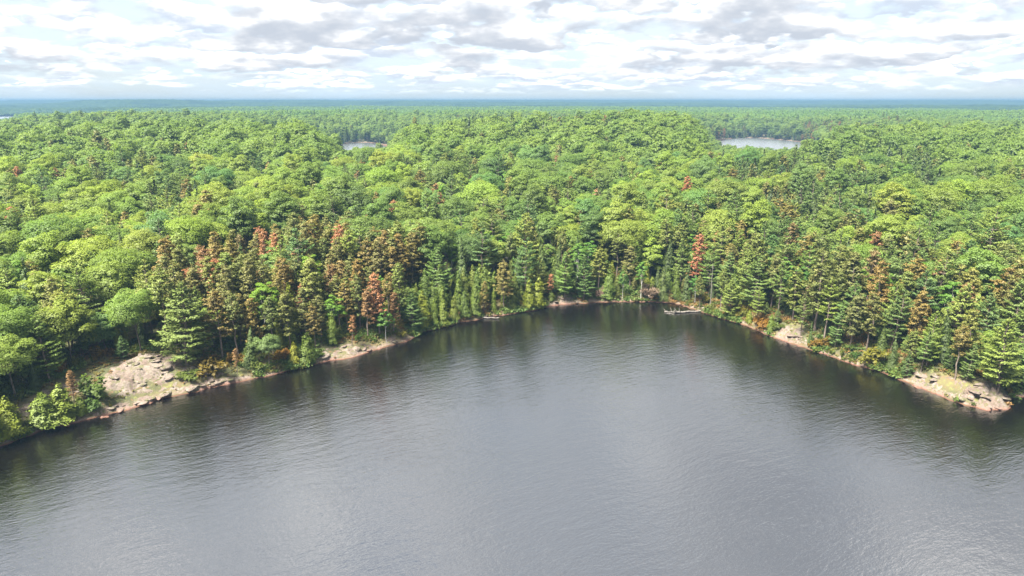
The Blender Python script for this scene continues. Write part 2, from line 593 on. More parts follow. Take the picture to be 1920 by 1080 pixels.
def water_mat(name, ripple=1.0, ior=4.0, rough=0.07):
    m, t = new_mat(name)
    pos = t.n('ShaderNodeNewGeometry').outputs['Position']
    rot = t.n('ShaderNodeVectorRotate', rotation_type='Z_AXIS')
    t.l(pos, rot.inputs['Vector']); rot.inputs['Angle'].default_value = R(-28)
    p = rot.outputs[0]
    warp = t.noise(p, 0.05, 3, 0.5)
    pw = t.vm('ADD', p, t.xyz(t.m('MULTIPLY', warp, 9.0), t.m('MULTIPLY', warp, 6.0), 0.0))
    w1 = t.noise(t.vm('MULTIPLY', pw, (0.30, 1.0, 1)), 0.85, 3, 0.55)
    w2 = t.noise(t.vm('MULTIPLY', p, (0.5, 1.0, 1)), 2.6, 3, 0.6)
    w3 = t.noise(t.vm('MULTIPLY', p, (0.6, 1.0, 1)), 0.22, 2, 0.5)
    gust = t.ss(t.noise(pos, 0.018, 3, 0.5), 0.3, 0.7, 0.55, 1.15)
    h = t.m('ADD', t.m('MULTIPLY', w1, 0.62), t.m('ADD', t.m('MULTIPLY', w2, 0.42), t.m('MULTIPLY', w3, 0.40)))
    h = t.m('MULTIPLY', h, gust)
    b = t.n('ShaderNodeBump'); b.inputs['Strength'].default_value = 1.0
    b.inputs['Distance'].default_value = 0.15 * ripple
    t.l(h, b.inputs['Height'])
    d = t.n('ShaderNodeBsdfPrincipled')
    d.inputs['Base Color'].default_value = (0.004, 0.0032, 0.003, 1)
    d.inputs['Roughness'].default_value = rough
    d.inputs['IOR'].default_value = ior
    t.l(b.outputs[0], d.inputs['Normal'])
    o = t.n('ShaderNodeOutputMaterial'); t.l(d.outputs[0], o.inputs[0])
    return m


M['rock'] = rock_mat()
M['ground'] = ground_mat()
M['water'] = water_mat('lake_water')

# ------------------------------------------------------------------ ground sheet, lake, ponds


def graded(lo_dense, hi_dense, step, lo, hi, grow=1.055):
    mid = list(np.arange(lo_dense, hi_dense + 1e-6, step))
    s = step; v = hi_dense; up = []
    while v < hi:
        s *= grow; v += s; up.append(min(v, hi))
    s = step; v = lo_dense; dn = []
    while v > lo:
        s *= grow; v -= s; dn.append(max(v, lo))
    return np.array(dn[::-1] + mid + up)


gx = graded(-150, 150, 1.5, -9300, 9300)
gy = graded(70, 260, 1.5, -3000, 9300)
GX, GY = np.meshgrid(gx, gy)
SD = lake_sd(GX, GY)
GZ = ground(GX, GY, SD)
nx, ny = len(gx), len(gy)
idx = np.arange(nx * ny).reshape(ny, nx)
Fq = np.stack([idx[:-1, :-1], idx[:-1, 1:], idx[1:, 1:], idx[1:, :-1]], -1).reshape(-1, 4)
mb = MB(); mb.add(np.stack([GX, GY, GZ], -1).reshape(-1, 3), Fq)
g = link('ground', mb.mesh('ground', [M['ground']], smooth=True))
g['kind'] = 'structure'


def water_sheet(name, poly, z, mat, grow):
    c = poly.mean(0)
    P = c + (poly - c) * grow
    mb = MB()
    n = len(P)
    mb.add(np.c_[P, np.full(n, z)], [list(range(n))])
    o = link(name, mb.mesh(name, [mat]))
    o['kind'] = 'structure'
    return o


mb = MB()
mb.add([(-420, -440, 0), (420, -440, 0), (420, 260, 0), (-420, 260, 0)], [(0, 1, 2, 3)])
o = link('lake_water', mb.mesh('lake_water', [M['water']])); o['kind'] = 'structure'
M['pond'] = water_mat('pond_water', 0.8, 14.0, 0.26)
water_sheet('pond_water', POND_R, 0.0, M['pond'], 1.015)
water_sheet('pond_water', POND_L, 0.0, M['pond'], 1.015)
water_sheet('far_lake_water', POND_F, 6.0, M['pond'], 1.01)

# ------------------------------------------------------------------ tree shapes
def rand_dirs(n, r_):
    v = r_.normal(size=(n, 3))
    return v / np.linalg.norm(v, axis=1, keepdims=True)


def leaf_quads(P, N, size, r_, aspect=1.0, along=None):
    """one quad for each point P, facing N, spun at random (or its long side along a direction)"""
    n = len(P)
    if along is None:
        t = np.cross(N, rand_dirs(n, r_))
    else:
        t = along - N * np.sum(along * N, 1, keepdims=True)
    t = t / (np.linalg.norm(t, axis=1, keepdims=True) + 1e-9)
    b = np.cross(N, t)
    s = np.broadcast_to(np.asarray(size, float), (n,))[:, None] * 0.5
    a1 = t * s * aspect; b1 = b * s
    # a diamond with one cut tip reads more like a leaf spray than a square
    return np.stack([P - a1, P - b1 * 0.9 + a1 * 0.1, P + a1, P + b1 * 0.9 + a1 * 0.1], 1)


def unit(v):
    return v / (np.linalg.norm(v, axis=-1, keepdims=True) + 1e-9)


def broadleaf(seed, h, rx, rz, clumps, per, leaf, airy=False):
    r_ = np.random.default_rng(seed)
    cb, tb = MB(), MB()
    cz = h - rz * 0.96
    lean = r_.normal(0, 0.25, 2)
    C = []
    ph = r_.random(4) * 6.28
    tries = 0
    while len(C) < clumps and tries < 4000:
        tries += 1
        d = rand_dirs(1, r_)[0]
        if d[2] < -0.5:
            continue
        q = 1 + 0.16 * math.sin(3 * math.atan2(d[1], d[0]) + ph[0]) + 0.12 * math.sin(5 * math.atan2(d[1], d[0]) + ph[1] + 3 * d[2])
        k = r_.uniform(0.66, 1.0) if r_.random() < 0.8 else r_.uniform(0.3, 0.66)
        p = np.array([d[0] * rx * q * k, d[1] * rx * q * k, cz + d[2] * rz * k * (1 + 0.12 * math.sin(ph[2] + 2 * d[0] * 3))])
        if all(np.linalg.norm((p - c) * (1, 1, 1.15)) > rx * (0.24 if not airy else 0.2) for c in C):
            C.append(p)
    C = np.array(C)
    for c in C:
        cr = rx * r_.uniform(0.19, 0.31) * (0.85 if airy else 1)
        n = int(per * r_.uniform(0.7, 1.3))
        d = rand_dirs(n, r_)
        d[:, 2] = np.where(d[:, 2] < -0.25, -d[:, 2], d[:, 2])
        rr = cr * r_.uniform(0.72, 1.08, n)[:, None]
        P = c + d * rr * np.array([1.1, 1.1, 0.72])
        N = unit(d * 0.55 + np.array([0, 0, 0.55]) + r_.normal(0, 0.38, (n, 3)))
        cd_ = unit((c - np.array([0, 0, cz - rz * .4])) / (rx, rx, rz))
        cb.quads(leaf_quads(P, N, leaf * r_.uniform(0.7, 1.35, n), r_, 1.25), 0, unit(d * .5 + cd_ * .7 + N * .22 + (0, 0, .1)))
    # trunk and limbs
    top = np.array([lean[0], lean[1], cz + rz * 0.35])
    k = 6
    pts = [np.array([0, 0, -0.6])] + [np.array([lean[0] * (i / k) ** 2 + r_.normal(0, .07), lean[1] * (i / k) ** 2 + r_.normal(0, .07), top[2] * i / k]) for i in range(1, k + 1)]
    r0 = h * 0.0125 * (0.7 if airy else 1)
    tb.tube(pts, [r0 * (1.25 - 0.95 * i / k) for i in range(k + 1)], 7)
    for c in C[r_.permutation(len(C))[:11]]:
        s = pts[r_.integers(3, 5)]
        m = (s + c) / 2 + np.array([0, 0, 0.5])
        tb.tube([s, m, c], [r0 * .45, r0 * .3, r0 * .1], 5)
    return cb, tb


def white_pine(seed, h, w, bare, per, leaf, sparse=1.0):
    r_ = np.random.default_rng(seed)
    cb, tb = MB(), MB()
    k = 8
    wob = r_.normal(0, 0.12, (k + 1, 2)); wob[0] = 0
    pts = np.array([[wob[i, 0], wob[i, 1], h * i / k] for i in range(k + 1)]); pts[0, 2] = -0.6
    r0 = h * 0.0125
    tb.tube(pts, [r0 * (1.12 - i / k) + 0.015 for i in range(k + 1)], 7)
    z = h * bare
    while z < h * 0.965:
        u = (z - h * bare) / (h * (1 - bare))
        L = w * (0.62 + 0.38 * math.sin(min(1, u / 0.33) * 1.57)) * (1 - u ** 1.7) * 1.06 + 0.25
        nb = r_.integers(4, 7) if u < 0.8 else 4
        a0 = r_.random() * 6.28
        for j in range(nb):
            if r_.random() > sparse:
                continue
            a = a0 + 6.28 * j / nb + r_.normal(0, .25)
            l_ = L * r_.uniform(0.62, 1.18)
            rise = l_ * (0.10 + 0.42 * u) + r_.normal(0, .12)
            dr = np.array([math.cos(a), math.sin(a), 0])
            base = np.array([np.interp(z, pts[:, 2], pts[:, 0]), np.interp(z, pts[:, 2], pts[:, 1]), z])
            tip = base + dr * l_ + np.array([0, 0, rise])
            mid = base + dr * l_ * .5 + np.array([0, 0, rise * .18])
            tb.tube([base, mid, tip], [0.05 + .012 * l_, .03 + .004 * l_, .012], 4)
            n = max(6, int(per * l_))
            t = r_.uniform(0.28 if l_ > 1 else 0.05, 1.03, n) ** 0.8
            side = np.array([-dr[1], dr[0], 0])
            spread = l_ * 0.24 * (1.15 - 0.55 * np.abs(t - 0.6))
            P = np.where(t[:, None] < .5, base + (mid - base) * (t[:, None] * 2), mid + (tip - mid) * (t[:, None] * 2 - 1))
            off = r_.normal(0, .62, n) * spread
            P = P + side * off[:, None] + np.array([0, 0, 1]) * (r_.normal(0.10, .13, n))[:, None]
            N = unit(np.array([0, 0, 1.0]) + dr * 0.1 + r_.normal(0, .42, (n, 3)))
            al = unit(dr + side * (np.sign(off) * .7)[:, None] + np.array([0, 0, .35]) + r_.normal(0, .25, (n, 3)))
            cb.quads(leaf_quads(P, N, leaf * r_.uniform(.7, 1.3, n), r_, 2.3, al), 0, unit(N * .5 + dr * .45 + (0, 0, .5)))
        z += h * r_.uniform(0.043, 0.066) * (1.15 - 0.4 * u)
    n = 26
    P = np.array([pts[-1, 0], pts[-1, 1], h * .95]) + np.c_[r_.normal(0, .16, (n, 2)), r_.uniform(0, h * .05, n)]
    N = unit(r_.normal(0, 1, (n, 3)) + (0, 0, .6))
    cb.quads(leaf_quads(P, N, leaf, r_, 1.9, unit(r_.normal(0, .4, (n, 3)) + (0, 0, 1))), 0, N)
    return cb, tb


def red_pine(seed, h, w, bare, per, leaf, keep=1.0):
    """open crown of round needle tufts on short upswept limbs, long bare bole"""
    r_ = np.random.default_rng(seed)
    cb, tb = MB(), MB()
    k = 7
    wob = r_.normal(0, 0.1, (k + 1, 2)); wob[0] = 0
    pts = np.array([[wob[i, 0], wob[i, 1], h * i / k] for i in range(k + 1)]); pts[0, 2] = -0.6
    r0 = h * 0.0115
    tb.tube(pts, [r0 * (1.12 - i / k) + .015 for i in range(k + 1)], 6)
    z = h * bare
    while z < h * 0.97:
        u = (z - h * bare) / (h * (1 - bare))
        L = w * (0.45 + 0.62 * math.sin(math.pi * min(1, 0.18 + u * 0.82)) ** .8) * (1 - 0.55 * u)
        nb = r_.integers(4, 6); a0 = r_.random() * 6.28
        for j in range(nb):
            if r_.random() > keep * (0.55 + .45 * min(1, u * 3 + .2)):
                continue
            a = a0 + 6.28 * j / nb + r_.normal(0, .3); l_ = L * r_.uniform(.6, 1.15)
            dr = np.array([math.cos(a), math.sin(a), 0])
            base = np.array([0, 0, z]); tip = base + dr * l_ + np.array([0, 0, l_ * r_.uniform(.05, .5)])
            tb.tube([base, (base + tip) / 2 - (0, 0, .06 * l_), tip], [.05, .03, .012], 4)
            for q in range(3 + int(l_ * 1.1)):
                t = r_.uniform(.42, 1.05)
                c = base + (tip - base) * t + r_.normal(0, .2 + .1 * l_ * t, 3) * (1, 1, .6)
                n = int(per * r_.uniform(.6, 1.3)); d = rand_dirs(n, r_)
                d[:, 2] = np.abs(d[:, 2]) * .9 - .15
                P = c + d * r_.uniform(.12, .5, n)[:, None]
                N = unit(np.cross(d, rand_dirs(n, r_)) + (0, 0, .55))
                cb.quads(leaf_quads(P, N, leaf * r_.uniform(.7, 1.3, n), r_, 2.1, d), 0, unit(d * .5 + dr * .4 + N * .25 + (0, 0, .35)))
        z += h * r_.uniform(.045, .07)
    n = 20
    P = np.array([0, 0, h]) + r_.normal(0, .25, (n, 3))
    N = unit(r_.normal(0, 1, (n, 3)) + (0, 0, .8))
    cb.quads(leaf_quads(P, N, leaf, r_, 1.8), 0, N)
    return cb, tb


def cone_tree(seed, h, w, count, leaf, droop, power, ragged, low=0.03):
    """cedar or hemlock: foliage down to the ground, outline broken by sprays"""
    r_ = np.random.default_rng(seed)
    cb, tb = MB(), MB()
    tb.tube([(0, 0, -.6), (.05, .03, h * .4), (0, 0, h * .96)], [h * .014, h * .009, .02], 6)
    ns = int(h * 26)
    u = 1 - np.sqrt(r_.random(ns)) * (1 - low)
    a = r_.random(ns) * 6.28
    rad = w * (1 - u) ** power * (0.8 + .2 * np.sin(a * 3 + u * 9)) * r_.uniform(1 - ragged, 1 + ragged * .5, ns)
    per = max(4, count // ns)
    for i in range(ns):
        dr = np.array([math.cos(a[i]), math.sin(a[i]), 0])
        n = int(per * r_.uniform(.6, 1.4)) + 1
        t = r_.uniform(.35, 1, n) ** .7
        c0 = np.array([0, 0, u[i] * h])
        P = c0 + dr * (rad[i] * t)[:, None] + np.c_[r_.normal(0, .14 + .07 * rad[i], (n, 2)), droop * rad[i] * t + r_.normal(0, .24, n)]
        N = unit(dr * .8 + np.array([0, 0, .6]) + r_.normal(0, .4, (n, 3)))
        al = unit(dr * .5 + np.array([0, 0, 1.0 if droop >= 0 else -.6]) + r_.normal(0, .3, (n, 3)))
        cb.quads(leaf_quads(P, N, leaf * r_.uniform(.7, 1.3, n), r_, 1.7, al), 0, unit(dr * .6 + N * .4 + (0, 0, .35)))
    n = 12
    N = unit(r_.normal(0, 1, (n, 3)) + (0, 0, .4))
    cb.quads(leaf_quads(np.c_[r_.normal(0, .08, (n, 2)), h * r_.uniform(.94, 1.01, n)], N, leaf, r_, 1.8, unit(r_.normal(0, .3, (n, 3)) + (0, 0, 1))), 0, N)
    return cb, tb


def snag(seed, h, w):
    r_ = np.random.default_rng(seed)
    tb, bb = MB(), []
    k = 6
    pts = [np.array([r_.normal(0, .08), r_.normal(0, .08), h * i / k]) for i in range(k + 1)]; pts[0] = np.array([0, 0, -.6])
    tb.tube(pts, [.17 * (1.1 - i / k) + .03 for i in range(k + 1)], 6)
    for i in range(16):
        z = h * r_.uniform(.35, .97); a = r_.random() * 6.28; l_ = w * r_.uniform(.3, 1) * (1.25 - z / h)
        b = np.array([0, 0, z]); t = b + (l_ * math.cos(a), l_ * math.sin(a), l_ * r_.uniform(-.1, .6))
        m_ = (b + t) / 2 + r_.normal(0, .1, 3)
        one = MB(); bb.append(one)
        one.tube([b, m_, t], [.05, .035, .012], 4)
        for q in range(2):
            e = m_ + (t - m_) * r_.random(); e2 = e + r_.normal(0, .45, 3)
            one.tube([e, e2], [.022, .01], 3)
    return bb, tb


def shrub(seed, h, w, count, leaf, twig=False):
    r_ = np.random.default_rng(seed)
    cb, tb = MB(), MB()
    tips = []
    for i in range(7):
        a = r_.random() * 6.28; l_ = w * r_.uniform(.3, .9)
        t = np.array([l_ * math.cos(a), l_ * math.sin(a), h * r_.uniform(.55, .95)])
        tb.tube([(0, 0, -.3), t * (.4, .4, .55), t], [.05, .035, .012], 4); tips.append(t)
    per = count // 22
    for i in range(22):
        b = tips[r_.integers(0, 7)]
        c = b * r_.uniform(.35, 1.0) + r_.normal(0, .16, 3) * (w, w, h * .7)
        c[2] = max(c[2], .12 * h)
        d = rand_dirs(per, r_)
        P = c + d * r_.uniform(.1, .34, per)[:, None] * (w, w, h * .7)
        P[:, 2] = np.maximum(P[:, 2], .03)
        N = unit(d * .5 + np.array([0, 0, .5]) + r_.normal(0, .4, (per, 3)))
        if twig:
            cb.quads(leaf_quads(P, unit(rand_dirs(per, r_)), leaf * r_.uniform(.7, 1.4, per), r_, 4.0, unit(d * .6 + np.array([0, 0, 1]))))
        else:
            cb.quads(leaf_quads(P, N, leaf * r_.uniform(.7, 1.3, per), r_, 1.3), 0, unit(N * .4 + d * .4 + (0, 0, .4)))
    return cb, tb


# kind -> list of (crown mesh, trunk mesh, natural height, crown radius, far mesh)
KINDS = {}


def register(kind, fn, variants, crown_mat, trunk_mat):
    out = []
    for i, (args, low) in enumerate(variants):
        cb, tb = fn(*args)
        cm = cb.mesh(kind + '_crown', [M[crown_mat]]) if not isinstance(cb, list) else [b_.mesh('branch', [M[crown_mat]]) for b_ in cb]
        tm = tb.mesh(kind + '_trunk', [M[trunk_mat]], smooth=True)
        fm = None
        if low is not None:
            c2, t2 = fn(*low)
            vs, fs = c2, t2
            both = MB()
            for src, mi in ((c2, 0), (t2, 1)):
                if mi == 1:          # far away only the bole itself shows
                    src.v, src.f, src.mi = src.v[:1], src.f[:1], src.mi[:1]
                    src.n = len(src.v[0])
                off = both.n
                for v_, f_ in zip(src.v, src.f):
                    both.v.append(v_); both.f.append(f_ + off); both.mi.append(np.full(len(f_), mi))
                    if mi:
                        both.nr.append(unit((v_ - v_.mean(0)) * (1, 1, .001) + 1e-4))
                if not mi:
                    both.nr += src.nr
                both.n = off + sum(len(v_) for v_ in src.v)
            fm = both.mesh(kind + '_far', [M[crown_mat], M[trunk_mat]])
        out.append((cm, tm, args[1], args[2], fm))
    KINDS[kind] = out


register('maple', broadleaf, [((s, h, rx, rz, c, 150, .29), (s, h, rx, rz, int(c * .85), 30, .62)) for s, h, rx, rz, c in
         ((1, 15, 5.3, 4.7, 74), (2, 16, 5.8, 4.5, 78), (3, 14, 4.8, 4.3, 66), (4, 17, 5.4, 5.6, 78), (5, 13.5, 5.9, 3.9, 72), (6, 15.5, 4.7, 5.0, 68), (7, 11, 4.4, 5.2, 74), (8, 9.5, 3.8, 4.6, 66), (9, 18.5, 4.0, 6.6, 78), (10, 12.5, 3.9, 3.6, 56))], 'maple', 'bark')
register('birch', broadleaf, [((s, h, rx, rz, c, 70, .31, True), (s, h, rx, rz, c, 16, .62, True)) for s, h, rx, rz, c in
         ((11, 14, 2.7, 5.0, 46), (12, 12.5, 2.4, 4.4, 40))], 'birch', 'birchbark')
register('white_pine', white_pine, [((s, h, w, b, 42, .205, sp), (s, h, w, b, 10, .46, sp)) for s, h, w, b, sp in
         ((21, 18, 4.2, .16, .9), (22, 20, 4.4, .25, .8), (23, 16, 3.6, .10, .95), (24, 19, 3.9, .36, .72))], 'wpine', 'pbark')
register('red_pine', red_pine, [((s, h, w, b, 34, .195, kp), (s, h, w, b, 9, .44, kp)) for s, h, w, b, kp in
         ((31, 17, 3.0, .32, .95), (32, 16, 2.7, .42, .9), (33, 18, 3.2, .28, .9), (34, 15, 2.9, .22, .95))], 'rpine', 'pbark')
register('dead_pine', red_pine, [((s, h, w, b, 28, .19, kp), (s, h, w, b, 8, .42, kp)) for s, h, w, b, kp in
         ((41, 16, 2.7, .24, .85), (42, 15, 2.4, .3, .75))], 'rust', 'pbark')
register('cedar', cone_tree, [((s, h, w, 7000, .22, .25, pw, .3), (s, h, w, 800, .68, .25, pw, .3)) for s, h, w, pw in
         ((51, 10, 2.3, .62), (52, 8, 2.1, .58), (53, 11.5, 2.4, .7))], 'cedar', 'pbark')
register('hemlock', cone_tree, [((s, h, w, 7000, .235, -.28, pw, .38), (s, h, w, 800, .72, -.28, pw, .38)) for s, h, w, pw in
         ((61, 16, 3.1, .85), (62, 14, 3.3, .8), (63, 17, 2.8, .95))], 'hemlock', 'bark')
register('snag', snag, [((71, 13, 2.2), None), ((72, 10, 1.8), None)], 'greywood', 'greywood')
register('shrub', shrub, [((81, 1.9, 1.5, 800, .24), None), ((82, 2.6, 1.4, 900, .26), None), ((83, 1.3, 1.7, 700, .22), None)], 'shrub', 'bark')
register('brush', shrub, [((91, 4.0, 2.4, 1500, .13, True), None), ((92, 3.0, 2.0, 1300, .13, True), None)], 'brush', 'drift')

NAME = {'maple': 'maple_tree', 'birch': 'birch_tree', 'white_pine': 'white_pine_tree', 'red_pine': 'red_pine_tree',
        'dead_pine': 'dead_pine_tree', 'cedar': 'cedar_tree', 'hemlock': 'hemlock_tree', 'snag': 'dead_snag',
        'shrub': 'shrub', 'brush': 'bare_brush'}
GROUP = {'maple': 'maples of the lakeside forest', 'birch': 'birches of the lakeside forest',
         'white_pine': 'white pines of the lakeside forest', 'red_pine': 'olive red pines of the lakeside forest',
         'dead_pine': 'rust-brown dead pines', 'cedar': 'cedars along the waterline',
         'hemlock': 'dark hemlocks of the lakeside forest', 'snag': 'bare dead snags', 'shrub': 'shrubs on the shore',
         'brush': 'bare brown brush at the cove'}
# tint multipliers and the words for them
TONES = {'maple': [((.80, .86, .95), 'deep-green'), ((1, 1, 1), 'mid-green'), ((1.22, 1.15, 1.0), 'bright-green'),
                   ((1.34, 1.22, .95), 'lime-green'), ((.92, 1.03, 1.35), 'blue-green')],
         'birch': [((1, 1, 1), 'light-green'), ((1.3, 1.15, .8), 'lime-green')],
         'white_pine': [((.85, .92, 1), 'dark-green'), ((1, 1, 1), 'soft-green'), ((1.35, 1.22, 1), 'pale-green')],
         'red_pine': [((.85, .95, .9), 'dark olive'), ((1, 1, 1), 'olive'), ((1.25, .98, .98), 'brownish'), ((1.1, 1.22, 1), 'yellow-green')],
         'dead_pine': [((1, 1, 1), 'rust-brown'), ((1.3, 1.05, 1.15), 'salmon-rust'), ((.75, .95, .9), 'dull brown')],
         'cedar': [((.82, .9, 1), 'dark-green'), ((1, 1, 1), 'yellow-green'), ((1.3, 1.15, .8), 'golden-green')],
         'hemlock': [((1, 1, 1), 'dark-green'), ((1.3, 1.25, 1.1), 'dull-green')],
         'snag': [((1, 1, 1), 'pale grey')],
         'shrub': [((.75, .95, .9), 'dark-green'), ((1, 1, 1), 'olive-green'), ((1.5, 1.1, .8), 'golden'), ((1.7, .85, .7), 'rusty-orange')],
         'brush': [((1, 1, 1), 'brown')]}
NOUN = {'maple': 'maple', 'birch': 'birch', 'white_pine': 'white pine', 'red_pine': 'red pine', 'dead_pine': 'dead pine',
        'cedar': 'cedar', 'hemlock': 'hemlock', 'snag': 'bare snag', 'shrub': 'shrub', 'brush': 'bare twiggy brush'}
CAT = {'shrub': 'shrub', 'brush': 'brush', 'snag': 'dead tree'}
LANDMARKS = [(60, 'the far-left cedars'), (185, 'the outcrop bush'), (285, 'the pale outcrop'), (352, 'the big layered pine'),
             (440, 'the small waterline deadwood'), (498, 'the lime-yellow birch'), (575, 'the ledge-side cedar'),
             (650, 'the rock ledge'), (712, 'the salmon-rust pine'), (775, 'the young waterside pine'), (842, 'the cedar row'),
             (915, 'the shore log'), (1000, 'the golden cedar pair'), (1052, 'the cove ledge'), (1094, 'the full corner pine'),
             (1168, 'the slim cove birch'), (1214, 'the bare brush'), (1280, 'the driftwood'), (1332, 'the pale snag'),
             (1375, 'the driftwood-side pine'), (1418, 'the slender pine'), (1485, 'the pink slab'),
             (1545, 'the pale-stemmed pine'), (1624, 'the halfway red pine'), (1682, 'the rust spike'),
             (1735, 'the yellow-tipped pine'), (1790, 'the thin brown pine'), (1850, 'the rocky point')]
ONES = 'zeroth first second third fourth fifth sixth seventh eighth ninth tenth eleventh twelfth thirteenth fourteenth fifteenth sixteenth seventeenth eighteenth nineteenth twentieth'.split()
ONES += ['twenty-' + w for w in ONES[1:10]] + ['thirtieth'] + ['thirty-' + w for w in ONES[1:10]]
used_labels = set()
boulders = []
pending = []                             # (kind, strip words, distance, root, tone word, size word)


def strip_of(px):
    j = min(range(len(LANDMARKS)), key=lambda i: abs(LANDMARKS[i][0] - px))
    lx, nm = LANDMARKS[j]
    gap = (LANDMARKS[j + 1][0] - lx if j + 1 < len(LANDMARKS) else 70) if px > lx else (lx - LANDMARKS[j - 1][0] if j else 60)
    if abs(px - lx) < gap * .2:
        return nm, 'straight up from'
    return nm, ('up and right from' if px > lx else 'up and left from')


def settle_labels():
    """count the trees of a kind up the slope, strip by strip"""
    from collections import defaultdict
    rows_ = defaultdict(list)
    for p in pending:
        rows_[p[0], p[1]].append(p)
    for (kind, (nm, way)), ps in rows_.items():
        ps.sort(key=lambda p: p[2])
        for i, (_, _, _, root, word, size) in enumerate(ps):
            if kind in ('shrub', 'brush'):
                way2 = way.replace('up and', 'out').replace('straight up', 'straight behind').replace('behind from', 'behind')
                lab = f"{size}{word} {NOUN[kind]}, {ONES[i + 1]} {NOUN[kind]} {way2} {nm}"
            else:
                n_ = NOUN[kind] if len(NOUN[kind].split()) == 1 else 'such pine'
                lab = f"{size}{word} {NOUN[kind]}, {ONES[i + 1]} {n_} {way} {nm}"
            root['label'] = lab


def plant(kind, x, y, z, h, variant=None, tone=None, label=None, wide=1.0, rotz=None, tilt=None):
    vs = KINDS[kind]
    v = vs[variant if variant is not None else random.randrange(len(vs))]
    if tone is None:
        tone = random.randrange(len(TONES[kind]))
    tint, word = TONES[kind][tone]
    s = h / v[2]
    root = bpy.data.objects.new(NAME[kind], None)
    root.empty_display_size = 0.5
    COL.objects.link(root)
    root.location = (x, y, z)
    root.rotation_euler = (random.gauss(0, .035) if tilt is None else tilt, random.gauss(0, .035), random.random() * 6.283 if rotz is None else rotz)
    root.scale = (s * wide * random.uniform(.86, 1.2), s * wide * random.uniform(.86, 1.2), s)
    j = [random.uniform(.94, 1.06) for _ in range(3)]
    pname = {'shrub': 'foliage', 'brush': 'twigs', 'snag': 'branches'}.get(kind, 'crown')
    for me_ in (v[0] if isinstance(v[0], list) else [v[0]]):
        c = link('branch' if kind == 'snag' else pname, me_, root); c.color = (tint[0] * j[0], tint[1] * j[1], tint[2] * j[2], 1)
    link({'shrub': 'stem', 'brush': 'stem'}.get(kind, 'trunk'), v[1], root)
    if label is None:
        cx, cy, fw = project(x, y, z + h * (0.7 if kind not in ('cedar', 'shrub', 'brush') else 0.5))
        size = 'tall ' if h > v[2] * 1.1 else ('small ' if h < v[2] * .8 else '')
        pending.append((kind, strip_of(float(cx)), float(fw), root, word, size))
        label = ''
    tag(root, label, CAT.get(kind, 'tree'), GROUP[kind])
    return root


